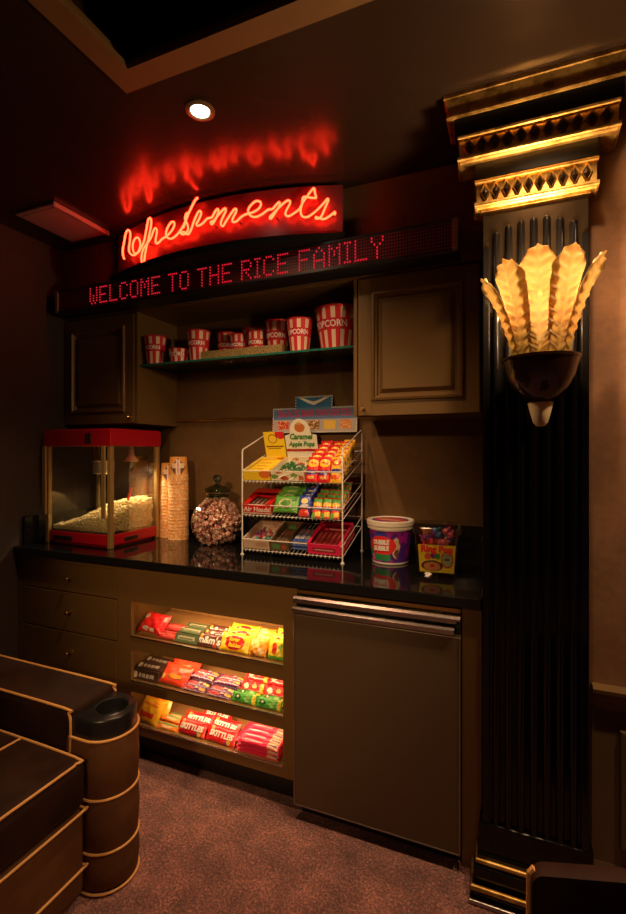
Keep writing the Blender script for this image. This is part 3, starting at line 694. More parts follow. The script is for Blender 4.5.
# seat base, cushion
bm = BM(); box(bm, -0.86, 0.065, -0.80, -0.103, 0.02, 0.303, 0.03, 4); base = finish('seat_base', bm, 'velvet_lit', t, True)
for z in (0.115, 0.298): piping(base, [(-0.3, -0.104, z), (0.04, -0.108, z), (0.058, -0.112, z), (0.068, -0.13, z), (0.0685, -0.45, z), (0.067, -0.78, z)])
bm = BM(); box(bm, -0.84, 0.072, -0.80, -0.103, 0.305, 0.465, 0.035, 5)
for v in bm.verts:
    if v.co.z > 0.44: v.co.z += 0.012*math.cos((v.co.y+0.45)/0.35*PI/2)
cu = finish('seat_cushion', bm, 'velvet', t, True)
piping(cu, [(-0.80, -0.118, 0.463), (-0.4, -0.118, 0.465), (0.03, -0.12, 0.463), (0.06, -0.14, 0.460), (0.066, -0.2, 0.462), (0.066, -0.5, 0.464), (0.066, -0.79, 0.462)])
piping(cu, [(-0.22, -0.125, 0.466), (-0.22, -0.45, 0.474), (-0.22, -0.79, 0.466)])
bm = BM(); box(bm, -1.05, -0.82, -0.95, 0.10, 0.03, 1.04, 0.05, 4); bk = finish('backrest', bm, 'velvet', t, True)
# far arm, out of frame
bm = BM(); box(bm, -0.95, 0.10, -1.0, -0.803, 0.02, 0.60, 0.03, 4); finish('far_arm', bm, 'velvet_lit', t, True)

# ================================================================ CHAIR (bottom right)
t = thing('velvet_chair', 'chair back in dark brown velvet with gold piping at lower right', 'chair', (0.377, 1.05, 0))
CH = 0.08
bm = BM(); rows = []
def back_outline(n=10):
    pts = [(-0.325, 0.10), (-0.335, 0.45), (-0.335, 0.600)]
    pts += [(-0.335+0.028*(1-math.cos(a*PI/2/6)), 0.602+0.028*math.sin(a*PI/2/6)) for a in range(1, 7)]
    pts += [(-0.18, 0.653), (0.0, 0.668), (0.18, 0.653)]
    return pts+[(-x, z) for x, z in reversed(pts[:9])]
ol = back_outline()
for y, sc in ((0.014, 0.985), (0.018, 0.995), (0.012, 1.0), (-0.012, 1.0), (-0.018, 0.995), (-0.018, 0.97)):
    rows.append([bm.verts.new((x*sc, y-0.02*(x/0.335)**2, 0.1+(z-0.1)*sc+0.0)) for x, z in ol])
for A, B in zip(rows, rows[1:]):
    for i in range(len(A)): bm.faces.new((A[i], A[(i+1) % len(A)], B[(i+1) % len(A)], B[i]))
for rg in (rows[0], rows[-1]):
    c_ = bm.verts.new((0, rg[0].co.y+0.06, 0.35))
    for i in range(len(rg)): bm.faces.new((rg[i], rg[(i+1) % len(rg)], c_))
bk = finish('backrest', bm, 'velvet', t, 50)
left = [(x, z) for x, z in ol if x < -0.2]
for s_ in (-1, 1):
    bm = BM(); tube(bm, smooth_path([(-s_*x*1.004, -0.02*(x/0.335)**2, z+0.001) for x, z in left if z < 0.626], 2), 0.0065, 8); finish('piping', bm, 'piping', bk, True)
bm = BM(); box(bm, -0.30, 0.30, -0.62, -0.03, 0.14, 0.44, 0.04, 4); finish('seat', bm, 'velvet', t, True)
for x in (-0.27, 0.27):
    for y in (-0.58, 0.0):
        bm = BM(); lathe(bm, [(0, 0), (0.016, 0), (0.024, 0.145), (0, 0.145)], x, y, 14); finish('leg', bm, 'dark', t, True)
# ================================================================ STRIPED POPCORN TUBS
def tub_mat(N, h, band=True, phase=0.0):
    g = G('striped_card'); x = g.xyz(g.coord()); a = g.math('ARCTAN2', x[1], x[0])
    s_ = g.math('SINE', g.math('ADD', g.math('MULTIPLY', a, N), phase)); c = g.mix(g.math('GREATER_THAN', s_, 0.12), (0.62, 0.012, 0.02), (0.80, 0.62, 0.45))
    z = g.math('DIVIDE', x[2], h)
    if band: c = g.mix(g.math('LESS_THAN', g.math('ABSOLUTE', g.math('SUBTRACT', z, 0.57)), 0.13), c, (0.60, 0.012, 0.02))
    c = g.mix(g.math('GREATER_THAN', z, 0.95), c, (0.60, 0.012, 0.02))
    return g.end(g.bsdf(c, 0.55))
def cup_shell(bm, r0, r1, h, seg=40, th=0.0015, rim=0.002):
    lathe(bm, [(0, 0.002), (r0*0.97, 0.002), (r0, 0.0), (r1, h-rim), (r1+rim, h-rim), (r1+rim*1.2, h-rim*0.4), (r1+rim*0.4, h), (r1-th, h-rim), (r0-th, 0.004), (0, 0.004)], seg=seg)
def tub(x, y, r0, r1, h, label, N=9, z=1.9315, word='POPCORN', size=None, facing=0, group=None):
    t = thing('popcorn_tub', label, 'popcorn tub', (x, y, z), (0, 0, facing), group)
    bm = BM(); cup_shell(bm, r0, r1, h); finish('tub_body', bm, tub_mat(N, h, phase=random.random()*3), t, True)
    size = size or r1*0.5
    def wrap(co):
        zz = h*0.57+co.y; rr = r0+(r1-r0)*zz/h+0.0008+co.z; a = co.x/rr
        return (rr*math.sin(a), -rr*math.cos(a), zz+0.0)
    lettering('lettering', word, size, 'white_print', t, wrap, bold=0.0008, depth=0.0004, sx=0.9)
    return t
for x, y, r0, r1, h, lb in (
    (-1.806, 2.075, 0.044, 0.060, 0.155, 'red striped popcorn tub at the far left end of the glass shelf'),
    (-1.655, 2.09, 0.043, 0.058, 0.076, 'shortest red striped popcorn tub, squat and low on the glass shelf'),
    (-1.535, 2.10, 0.043, 0.062, 0.165, 'red striped popcorn tub just left of the low gold box'),
    (-1.418, 2.20, 0.042, 0.056, 0.165, 'red striped popcorn tub behind the left end of the low gold box'),
    (-1.318, 2.16, 0.038, 0.050, 0.140, 'small red striped popcorn tub behind the left half of the gold box'),
    (-1.262, 2.245, 0.054, 0.080, 0.180, 'wide red striped popcorn tub farthest back on the glass shelf'),
    (-1.205, 2.15, 0.036, 0.050, 0.142, 'small red striped popcorn tub in front of the wide one behind the gold box'),
    (-1.090, 2.16, 0.046, 0.064, 0.185, 'red striped popcorn tub behind the right end of the gold box'),
    (-0.935, 2.09, 0.044, 0.063, 0.160, 'red striped popcorn tub standing between the gold box and the largest tub')):
    tub(x, y, r0, r1, h, lb)
tub(-0.755, 2.14, 0.080, 0.112, 0.200, 'largest red striped popcorn bucket at the right end of the glass shelf', 14, size=0.043, facing=R(-8))
def woven():
    g = G('gold_woven_box'); v = g.n('ShaderNodeTexVoronoi'); v.inputs['Scale'].default_value = 120; g.put(v.inputs['Vector'], g.coord())
    c = g.ramp(v.outputs[0], [(0.1, (0.05, 0.03, 0.01)), (0.5, (0.36, 0.25, 0.09))]); return g.end(g.bsdf(c, 0.5, 0.3, g.bump(v.outputs[0], 0.5, 0.003)))
bm = BM(); box(bm, -0.235, 0.235, -0.055, 0.055, 0, 0.006); box(bm, -0.235, 0.235, -0.055, -0.050, 0.006, 0.042); box(bm, -0.235, 0.235, 0.050, 0.055, 0.006, 0.042)
box(bm, -0.235, -0.230, -0.05, 0.05, 0.006, 0.042); box(bm, 0.230, 0.235, -0.05, 0.05, 0.006, 0.042)
o = finish('gift_box_tray', bm, woven(), loc=(-1.245, 2.09-0.012, 1.9315)); o.scale = (1, 0.6, 1)
tag(o, 'low gold textured box in front of the small tubs on the glass shelf', 'box')

# ================================================================ POPCORN MACHINE
MX, MY, MW, MD, MH = -2.362, 1.832, 0.478, 0.372, 0.622
t = thing('popcorn_machine', 'red popcorn machine with glass sides and gold posts on the counter', 'popcorn machine', (MX, MY, ZC+0.0005))
bm = BM(); box(bm, 0.03, MW-0.03, 0.03, MD-0.03, 0.0, 0.012); box(bm, 0.006, MW-0.006, 0.006, MD-0.006, 0.012, 0.068, 0.004, 2); finish('base', bm, 'red_enamel', t)
bm = BM(); box(bm, 0.014, MW-0.014, 0.014, MD-0.014, 0.069, 0.074); finish('deck', bm, 'steel', t)
bm = BM(); box(bm, 0.06, 0.20, 0.0, 0.012, 0.022, 0.046, 0.003, 2); dr = finish('crumb_drawer', bm, 'black_plastic', t)
bm = BM(); box(bm, MW-0.012, MW-0.002, 0.10, 0.20, 0.024, 0.044, 0.003, 2); finish('side_vent', bm, 'black_plastic', t)
bm = BM(); box(bm, -0.004, MW+0.004, -0.004, MD+0.004, 0.532, MH-0.006, 0.004, 2); box(bm, 0.002, MW-0.002, 0.002, MD-0.002, MH-0.006, MH-0.0, 0.001, 1); cnp = finish('canopy', bm, 'red_enamel', t)
bm = BM(); box(bm, 0.312, 0.350, -0.012, -0.0045, 0.545, 0.598, 0.003, 2); sw = finish('switch', bm, 'black_plastic', t)
bm = BM(); box(bm, 0.322, 0.340, -0.0145, -0.0125, 0.552, 0.566, 0.001, 1); box(bm, 0.322, 0.340, -0.0145, -0.0125, 0.574, 0.590, 0.001, 1); finish('switch_rockers', bm, 'chrome', sw)
for x, y in ((0.0, 0.0), (MW-0.026, 0.0), (0.0, MD-0.026), (MW-0.026, MD-0.026)):
    bm = BM(); box(bm, x+0.001, x+0.025, y+0.001, y+0.025, 0.0, 0.531, 0.003, 2); finish('corner_post', bm, 'gold_alu', t)
for x in (-0.010, MW-0.056):
    bm = BM(); box(bm, x, x+0.026, -0.010, 0.0, 0.155, 0.531, 0.003, 2); finish('door_edge', bm, 'gold_alu', t)
bm = BM(); box(bm, 0.012, MW/2-0.001, -0.005, -0.002, 0.157, 0.530); box(bm, MW/2+0.001, MW-0.036, -0.005, -0.002, 0.157, 0.530); finish('glass_doors', bm, 'pane', t)
bm = BM(); box(bm, 0.026, MW-0.026, 0.010, 0.013, 0.07, 0.153); finish('lower_front_pane', bm, 'pane', t)
for x in (0.010, MW-0.013):
    bm = BM(); box(bm, x, x+0.003, 0.026, MD-0.026, 0.07, 0.531); finish('side_pane', bm, 'pane', t)
bm = BM(); box(bm, 0.026, MW-0.026, MD-0.014, MD-0.010, 0.07, 0.531); finish('back_panel', bm, plain('dark_mirror_panel', (0.08, 0.07, 0.06), 0.12, 0.9), t)
bm = BM(); lathe(bm, [(0, 0.375), (0.05, 0.375), (0.056, 0.381), (0.058, 0.445), (0.061, 0.448), (0.055, 0.449), (0.05, 0.386), (0, 0.386)], 0.235, 0.185, 32); k = finish('kettle', bm, plain('brushed_kettle_steel', (0.7, 0.66, 0.6), 0.4, 0.7), t, True)
bm = BM(); tube(bm, [(0.165, 0.185, 0.43), (0.165, 0.185, 0.531)], 0.006, 8); tube(bm, [(0.165, 0.185, 0.43), (0.18, 0.185, 0.42)], 0.005, 8); finish('kettle_arm', bm, 'steel', k)
bm = BM(); tube(bm, [(0.235, 0.185, 0.45), (0.235, 0.185, 0.531)], 0.004, 8); lathe(bm, [(0.03, 0.452), (0.054, 0.452), (0.054, 0.456), (0.03, 0.456)], 0.235, 0.185, 24); finish('stirrer', bm, 'steel', k)
bm = BM(); tube(bm, [(0.286, 0.185, 0.39), (0.33, 0.15, 0.385)], 0.005, 8); finish('kettle_handle', bm, 'black_plastic', k)
bm = BM(); lathe(bm, [(0.012, 0.531), (0.014, 0.49), (0.022, 0.472), (0.036, 0.455), (0.038, 0.445), (0.034, 0.447), (0.018, 0.47), (0.0, 0.475)], 0.36, 0.27, 24); finish('warming_lamp', bm, plain('lamp_reflector', (0.7, 0.64, 0.52), 0.35, 0.4), t, True)
bm = BM(); lathe(bm, [(0, 0.462), (0.012, 0.462), (0.016, 0.456), (0.010, 0.448), (0, 0.446)], 0.36, 0.27, 16); finish('warming_bulb', bm, emit('warming_bulb_glow', (1.0, 0.75, 0.45), 1.5), t, True)
lamp('warming_lamp_light', 'SPOT', (MX+0.36, MY+0.27, ZC+0.44), 12.0, (1.0, 0.72, 0.42), spot_size=R(150), spot_blend=0.6, shadow_soft_size=0.03)
# popcorn
def heap(x, y):
    u = (x-0.03)/(MW-0.06); v = (y-0.03)/(MD-0.06)
    h = 0.016+0.115*(1/(1+math.exp(-(u-0.42)*8)))*(0.55+0.45*min(1, v*2.2))+0.03*v
    return 0.076+h*(1-0.35*max(0, abs(u-0.62)-0.25))
rng = random.Random(5)
tb = BM(); bmesh.ops.create_icosphere(tb, subdivisions=1, radius=1.0); tb.verts.index_update()
IV = [v.co.copy() for v in tb.verts]; IF = [tuple(v.index for v in f.verts) for f in tb.faces]; tb.free()
KV, KF = [], []
def kernel(c, s_):
    for q in range(rng.choice((3, 4, 4, 5))):
        d = Vector((rng.uniform(-1, 1), rng.uniform(-1, 1), rng.uniform(-1, 1))).normalized()*s_*0.6
        r_ = s_*rng.uniform(0.42, 0.7); b = len(KV)
        KV.extend([v*(r_*rng.uniform(0.88, 1.12))+c+d for v in IV]); KF.extend([tuple(b+i for i in f) for f in IF])
for i in range(1250):
    x = rng.uniform(0.036, MW-0.036); y = rng.uniform(0.032, MD-0.036); z = heap(x, y)-rng.choice((0.0, -0.004, 0.006, 0.014))
    kernel(Vector((x, y, z)), rng.uniform(0.0080, 0.0115))
for i in range(700):      # the faces of the heap against the panes
    if i % 2: x, y = MW-0.030, rng.uniform(0.034, MD-0.036)
    else: x, y = rng.uniform(0.036, MW-0.036), 0.030
    kernel(Vector((x, y, rng.uniform(0.085, heap(x, y)))), rng.uniform(0.0075, 0.0105))
bm = BM(); kv = [bm.verts.new(v) for v in KV]
for f in KF: bm.faces.new([kv[i] for i in f])
n = 14; g_ = [[bm.verts.new((0.034+(MW-0.068)*i/n, 0.03+(MD-0.064)*j/n, heap(0.034+(MW-0.068)*i/n, 0.03+(MD-0.064)*j/n)-0.014)) for j in range(n+1)] for i in range(n+1)]
for i in range(n):
    for j in range(n): bm.faces.new((g_[i][j], g_[i+1][j], g_[i+1][j+1], g_[i][j+1]))
for e_ in ([g_[i][0] for i in range(n+1)], [g_[n][j] for j in range(n+1)], [g_[i][n] for i in range(n+1)], [g_[0][j] for j in range(n+1)]):
    lo = [bm.verts.new((v.co.x, v.co.y, 0.076)) for v in e_]
    for k in range(n): bm.faces.new((e_[k], e_[k+1], lo[k+1], lo[k]))
def pop_mat():
    g = G('popped_corn'); n_ = g.noise(90, 2); c = g.ramp(n_, [(0.3, (0.75, 0.48, 0.14)), (0.5, (0.92, 0.76, 0.36)), (0.7, (0.95, 0.88, 0.58))])
    return g.end(g.bsdf(c, 0.7, 0, None, Subsurface_Weight=0.0))
o = finish('popcorn', bm, pop_mat(), None, 'all', loc=(MX, MY, ZC+0.001)); tag(o, 'heap of pale popcorn behind the glass of the red machine', 'popcorn', kind='stuff')
t = thing('popcorn_scoop', 'red plastic scoop stuck in the popcorn heap', 'scoop', (MX+0.375, MY+0.22, ZC+0.215), (R(-12), R(10), 0))
bm = BM(); tube(bm, [(0, 0, 0.0), (0, 0, 0.065), (0.0, 0, 0.085)], 0.008, 10); finish('handle', bm, 'red_plastic', t, True)
bm = BM(); prism(bm, [(-0.045, -0.03), (0.045, -0.03), (0.036, 0.002), (0.015, 0.01), (-0.015, 0.01), (-0.036, 0.002)], -0.012, 0.012); finish('scoop_bowl', bm, 'red_plastic', t)

# ================================================================ STACKED PAPER CUPS
def cup_mat():
    g = G('orange_paper_cup'); x = g.xyz(g.coord()); a = g.math('ARCTAN2', x[1], x[0]); z = x[2]
    n_ = g.noise(75, 3, 0.6)
    c = g.mix(g.math('GREATER_THAN', n_, 0.52), (0.92, 0.40, 0.09), (0.95, 0.70, 0.42))
    fa = g.math('ABSOLUTE', g.math('ADD', a, PI/2))                      # panel facing the room
    d = g.math('ADD', g.math('DIVIDE', fa, 0.95), g.math('DIVIDE', g.math('ABSOLUTE', g.math('SUBTRACT', z, 0.075)), 0.055))
    top = g.math('GREATER_THAN', z, 0.036)
    c = g.mix(g.math('MULTIPLY', top, g.math('GREATER_THAN', d, 0.0)), c, (0.88, 0.40, 0.08))
    c = g.mix(g.math('MULTIPLY', top, g.math('LESS_THAN', d, 1.0)), c, (0.16, 0.06, 0.035))
    c = g.mix(g.math('MULTIPLY', g.math('LESS_THAN', g.math('ABSOLUTE', g.math('SUBTRACT', z, 0.085)), 0.014), g.math('LESS_THAN', fa, 0.75)), c, (0.85, 0.66, 0.45))
    lab = g.math('MULTIPLY', g.math('LESS_THAN', fa, 0.24), g.math('LESS_THAN', g.math('ABSOLUTE', g.math('SUBTRACT', z, 0.078)), 0.042))
    c = g.mix(lab, c, (0.86, 0.76, 0.64))
    lab2 = g.math('MULTIPLY', g.math('LESS_THAN', g.math('ABSOLUTE', g.math('SUBTRACT', fa, 0.0)), 0.12), g.math('LESS_THAN', g.math('ABSOLUTE', g.math('SUBTRACT', z, 0.078)), 0.036))
    c = g.mix(g.math('MULTIPLY', lab2, g.math('GREATER_THAN', g.math('SINE', g.math('MULTIPLY', z, 900)), -0.2)), c, (0.65, 0.04, 0.03))
    return g.end(g.bsdf(c, 0.55))
cm = cup_mat(); P = 0.0187
def cup_stack(x, y, n, lab_in, lab_top, group):
    first = None
    for i in range(n):
        lb = lab_top if i == n-1 else lab_in
        if first is None:
            bm = BM(); h = 0.135
            lathe(bm, [(0.054, 0.002), (0.0575, 0.0), (0.0580, 0.0025), (0.0575, 0.005), (0.0565, 0.006), (0.0465, h-0.002), (0.045, h), (0.043, h-0.004), (0, h-0.006)], seg=36)
            lathe(bm, [(0.0535, 0.002), (0.0445, h-0.010), (0, h-0.011)], seg=36)
            o = finish('paper_cup', bm, cm, None, True, loc=(x, y, ZC+0.0006)); first = o
        else: o = dup(first, (x+rng.uniform(-0.0012, 0.0012), y+rng.uniform(-0.0012, 0.0012), ZC+0.0006+i*P), (0, 0, R(36) if i == n-1 else rng.uniform(0, 6)))
        tag(o, lb if i == n-1 else lb.replace('nested below the top', 'nested '+('second' if i == n-2 else ORD[n-1-i])+' from the top'), 'paper cup')
        if i == n-1:
            if 'group' in o: del o['group']
        else: o['group'] = group
cup_stack(-1.752, 2.205, 19, 'orange patterned paper cup nested below the top of the taller stack', 'topmost cup of the taller orange stack, turned upside down', 'cups nested in the taller stack')
cup_stack(-1.852, 2.250, 17, 'orange patterned paper cup nested below the top of the shorter stack', 'topmost cup of the shorter orange stack beside the popcorn machine', 'cups nested in the shorter stack')

# ================================================================ GLASS CANDY JAR
JX, JY = -1.462, 2.165
t = thing('candy_jar', 'round ribbed glass jar with lid full of red and white mints', 'jar', (JX, JY, ZC+0.0006))
ribs = lambda a, r_, z: r_*(1+0.022*math.cos(14*a)*min(1, max(0, (0.25-z)/0.1))*min(1, z/0.03))
JP = [(0.0, 0.0), (0.07, 0.0), (0.085, 0.008), (0.115, 0.04), (0.134, 0.085), (0.1385, 0.12), (0.134, 0.155), (0.115, 0.195), (0.088, 0.225), (0.068, 0.243), (0.060, 0.255), (0.060, 0.275), (0.066, 0.281)]
bm = BM(); lathe(bm, JP, seg=84, mod=ribs); finish('jar_body', bm, 'jar_glass', t, 'all')
bm = BM(); tube(bm, [(0.061*math.cos(a*PI/16), 0.061*math.sin(a*PI/16), 0.262) for a in range(32)], 0.005, 8, True); finish('neck_ring', bm, 'jar_rim', t, 'all')
bm = BM(); lathe(bm, [(0.0, 0.283), (0.07, 0.283), (0.074, 0.288), (0.072, 0.296), (0.058, 0.304), (0.040, 0.312), (0.020, 0.320), (0.014, 0.328), (0.020, 0.340), (0.026, 0.352), (0.023, 0.366), (0.010, 0.374), (0.0, 0.375)], seg=40); finish('lid', bm, 'jar_rim', t, 'all')
def mint_mat():
    g = G('red_white_mint'); x = g.xyz(g.coord()); a = g.math('ARCTAN2', x[1], x[0]); r_ = g.math('SQRT', g.math('ADD', g.math('MULTIPLY', x[0], x[0]), g.math('MULTIPLY', x[1], x[1])))
    s_ = g.math('SINE', g.math('ADD', g.math('MULTIPLY', a, 5), g.math('MULTIPLY', r_, 300)))
    c = g.mix(g.math('GREATER_THAN', s_, 0.15), (0.98, 0.90, 0.78), (0.9, 0.05, 0.04)); return g.end(g.bsdf(c, 0.25))
bm = BM(); lathe(bm, [(0, -0.0055), (0.008, -0.005), (0.012, 0), (0.008, 0.005), (0, 0.0055)], seg=12)
for s_ in (-1, 1):
    a = [bm.verts.new(p) for p in ((s_*0.010, -0.002, 0), (s_*0.010, 0.002, 0.0008), (s_*0.020, 0.008, 0.003), (s_*0.021, 0.002, -0.003), (s_*0.020, -0.004, 0.002), (s_*0.021, -0.008, -0.001))]
    for i in range(1, 5):
        f = bm.faces.new((a[0], a[i], a[i+1])); f.material_index = 1
mint0 = finish('wrapped_mint', bm, [mint_mat(), 'tub_clear'], None, True)
tag(mint0, 'clear wrapped red and white mint inside the round glass jar', 'candy', 'wrapped mints in the glass jar')
def jr(z):
    for (r0, z0), (r1, z1) in zip(JP, JP[1:]):
        if z0 <= z <= z1 and z1 > z0: return r0+(r1-r0)*(z-z0)/(z1-z0)
    return 0.05
pts = []; tries = 0
while len(pts) < 298 and tries < 60000:
    tries += 1
    z = rng.uniform(0.010, 0.238); a = rng.uniform(0, 2*PI); R_ = (jr(z)-0.017)*rng.choice((1.0, 1.0, 0.84, rng.random()**0.5))
    if z > 0.215 : R_ = (jr(z)-0.017)*rng.random()**0.5
    p = Vector((R_*math.cos(a), R_*math.sin(a), z))
    if all((p-q).length > 0.0180 for q in pts): pts.append(p)
for i, p in enumerate(pts):
    o = mint0 if i == 0 else dup(mint0)
    o.location = (JX+p.x, JY+p.y, ZC+p.z+0.001); o.scale = (1.15,)*3; o.rotation_euler = (rng.uniform(0, 6), rng.uniform(0, 6), rng.uniform(0, 6))
# ================================================================ CANDY PACK HELPERS
def pouch_prof(u, v, d): return d*0.5*max(0.0, (1-abs(u)**3.2))**0.6*max(0.0, (1-abs(v)**3.0))**0.6
def pouch_mesh(w_, h, d, seed=0, crimp=True, nx=26, ny=12):
    """pillow pack lying in the xy plane, its front face towards +z, sealed at both x ends"""
    r2 = random.Random(seed); ph = [r2.uniform(0, 6) for _ in range(6)]; bm = BM(); L = []
    for side in (1, -1):
        rows = []
        for i in range(nx+1):
            U = -1+2*i/nx; u = max(-1, min(1, U*1.10)); row = []
            for j in range(ny+1):
                v = -1+2*j/ny; t_ = pouch_prof(u, v, d)
                wr = 0.05*d*(math.sin(U*9+v*5+ph[0])+math.sin(v*11-U*7+ph[1]))*(1-v*v)
                z = side*(t_+0.0008)+(wr if t_ > 0.1*d else 0)
                x = U*w_/2; y = v*h/2*(1-0.05*(1-abs(U)**4))
                if abs(U) > 0.995 and crimp: x -= math.copysign(0.0022*(j % 2), U)
                if abs(U) > 0.9: y *= 1.03
                row.append(bm.verts.new((x, y, z)))
            rows.append(row)
        L.append(rows)
    for rows in L:
        for i in range(nx):
            for j in range(ny): bm.faces.new((rows[i][j], rows[i+1][j], rows[i+1][j+1], rows[i][j+1]))
    A, B = L
    for i in range(nx):
        for j in (0, ny): bm.faces.new((A[i][j], A[i+1][j], B[i+1][j], B[i][j]))
    for j in range(ny):
        for i in (0, nx): bm.faces.new((A[i][j], A[i][j+1], B[i][j+1], B[i][j]))
    return bm
def pack(name, label, cat, w_, h, d, mat, words=None, group=None, seed=0):
    """words: list of (text, size, y offset, colour material, shear)"""
    o = finish(name, pouch_mesh(w_, h, d, seed), mat, None, 'all'); tag(o, label, cat, group)
    for s_, size, dx, dy, tm, sh, bold in (words or []):
        def drape(co):
            X, Y = co.x+dx, co.y+dy
            return (X, Y, pouch_prof(max(-1, min(1, 2*X/w_*1.1)), max(-1, min(1, 2*Y/h)), d)+0.0025+co.z)
        lettering('lettering', s_, size, tm, o, drape, bold=bold, shear=sh, depth=0.0004)
    return o
def carton(name, label, cat, w_, h, d, mat, words=None, group=None, r=0.0015):
    """closed carton lying in xy, front face +z"""
    bm = BM(); box(bm, -w_/2, w_/2, -h/2, h/2, -d/2, d/2, r, 1); o = finish(name, bm, mat); tag(o, label, cat, group)
    for s_, size, dx, dy, tm, sh, bold in (words or []):
        lettering('lettering', s_, size, tm, o, None, loc=(dx, dy, d/2+0.0006), bold=bold, shear=sh, depth=0.0004)
    return o
def put(o, base, lx=0, ly=0, lz=0, rx=0, ry=0, rz=0):
    """seat an object at a local spot of a sloping shelf"""
    m = base @ Matrix.Translation((lx, ly, lz)) @ Matrix.Rotation(R(rz), 4, 'Z') @ Matrix.Rotation(R(ry), 4, 'Y') @ Matrix.Rotation(R(rx), 4, 'X')
    o.location = m.to_translation(); o.rotation_euler = m.to_euler(); return o
def col_mat(name, c, rough=0.45): return plain(name, c, rough, var=0.04)
M['p_white'] = col_mat('white_ink', (0.88, 0.84, 0.78)); M['p_red'] = col_mat('red_ink', (0.62, 0.01, 0.02)); M['p_yel'] = col_mat('yellow_ink', (0.95, 0.62, 0.03))
M['p_brown'] = col_mat('brown_ink', (0.09, 0.03, 0.015)); M['p_green'] = col_mat('green_ink', (0.05, 0.26, 0.04)); M['p_blue'] = col_mat('blue_ink', (0.03, 0.05, 0.35)); M['p_purple'] = col_mat('purple_ink', (0.22, 0.02, 0.22))

# ================================================================ WIRE CANDY RACK
RX0, RX1, RY0, RY1 = -1.195, -0.680, 1.985, 2.285
RW, RD = RX1-RX0, RY1-RY0
t = thing('candy_rack', 'white wire countertop candy rack with three tiers and a sign card', 'display rack', (RX0, RY0, ZC+0.0006))
rk = t; r_ = 0.0034
for x in (0, RW):
    bm = BM()
    tube(bm, [(x, 0, 0.004), (x, 0, 0.50), (x, 0.006, 0.512), (x, RD-0.02, 0.606), (x, RD-0.005, 0.608), (x, RD, 0.60), (x, RD, 0.004)], r_, 8)
    fr = finish('side_frame', bm, 'white_wire', t, True)
    for y in (0, RD):
        bm = BM(); lathe(bm, [(0, 0), (0.009, 0), (0.009, 0.004), (0.004, 0.008), (0, 0.009)], x, y, 16); finish('foot', bm, 'white_wire', fr, True)
TR = [0.359, 0.195, 0.028]; RISE = 0.095; TA = math.atan2(RISE, RD)
for z0 in TR:
    bm = BM(); lip = 0.050
    for zz_, rr_ in ((0, 0.0014), (lip, 0.0032)): tube(bm, [(0, -0.003, z0+zz_), (RW, -0.003, z0+zz_)], rr_, 6)
    tube(bm, [(0, RD, z0+RISE), (RW, RD, z0+RISE)], 0.0024, 6); tube(bm, [(0, RD, z0+RISE+lip), (RW, RD, z0+RISE+lip)], 0.0024, 6)
    for x in (0, RW):
        for zz_ in (0, lip): tube(bm, [(x, 0, z0+zz_), (x, RD, z0+RISE+zz_)], 0.0024, 6)
    tr = finish('wire_tray', bm, 'white_wire', t, True)
    bm = BM(); nw = 25
    for i in range(1, nw):
        x = RW*i/nw
        tube(bm, [(x, 0.0, z0+0.004), (x, -0.006, z0-0.003), (x, -0.002, z0-0.009), (x, 0.004, z0-0.004), (x, 0.010, z0+0.003), (x, RD, z0+RISE)], 0.0012, 5)
    finish('floor_wires', bm, 'white_wire', tr, True)
# sign card at the back
def sign_art():
    g = G('sign_card_print'); x = g.xyz(g.coord()); u, v = x[0], x[2]
    c = (0.42, 0.47, 0.58)
    up = g.math('GREATER_THAN', v, 0.098)
    n_ = g.noise(40, 2, 0.5)
    c = g.mix(n_, (0.40, 0.38, 0.40), (0.50, 0.48, 0.48))
    c = g.mix(g.math('GREATER_THAN', v, 0.052), c, (0.10, 0.20, 0.42))
    c = g.mix(up, c, (0.02, 0.17, 0.42))
    # row of product pictures
    k = g.math('FRACT', g.math('DIVIDE', g.math('SUBTRACT', u, 0.02), 0.084)); inb = g.math('MULTIPLY', g.math('LESS_THAN', g.math('ABSOLUTE', g.math('SUBTRACT', k, 0.5)), 0.36), g.math('LESS_THAN', g.math('ABSOLUTE', g.math('SUBTRACT', v, 0.030)), 0.017))
    idx = g.math('DIVIDE', g.math('FLOOR', g.math('DIVIDE', g.math('SUBTRACT', u, 0.02), 0.084)), 5.0)
    cols = g.ramp(idx, [(0.0, (0.62, 0.05, 0.03)), (0.2, (0.5, 0.2, 0.06)), (0.38, (0.14, 0.05, 0.03)), (0.58, (0.85, 0.6, 0.04)), (0.78, (0.7, 0.25, 0.06))])
    pr = g.mix(g.math('GREATER_THAN', g.noise(120, 2, 0.5), 0.56), cols, (0.85, 0.55, 0.25))
    c = g.mix(inb, c, pr)
    return g.end(g.bsdf(c, 0.4))
t = thing('sign_card', 'blue and grey header card reading SNACK BAR FAVORITES on the wire rack', 'sign', (RX0+0.006, RY1+0.006, ZC+0.602), (R(-4), 0, 0)); t.scale = (1.06, 1, 1.38)
CW = 0.455
bm = BM(); prism(bm, [(0, 0), (CW, 0), (CW, 0.098), (0.327, 0.098), (0.327, 0.142), (0.125, 0.142), (0.125, 0.098), (0, 0.098)], -0.0012, 0.0012); finish('card', bm, sign_art(), t)
bm = BM()
per = [(0.003, 0.003), (CW-0.003, 0.003), (CW-0.003, 0.095), (0.324, 0.095), (0.324, 0.139), (0.128, 0.139), (0.128, 0.095), (0.003, 0.095), (0.003, 0.003)]
for (xa, za), (xb, zb) in zip(per, per[1:]):
    L_ = math.hypot(xb-xa, zb-za); n = max(1, int(L_/0.009))
    for i in range(n):
        x = xa+(xb-xa)*i/n; z = za+(zb-za)*i/n; box(bm, x-0.0026, x+0.0026, -0.0020, -0.0011, z-0.0026, z+0.0026)
finish('border_dashes', bm, 'cream', t)
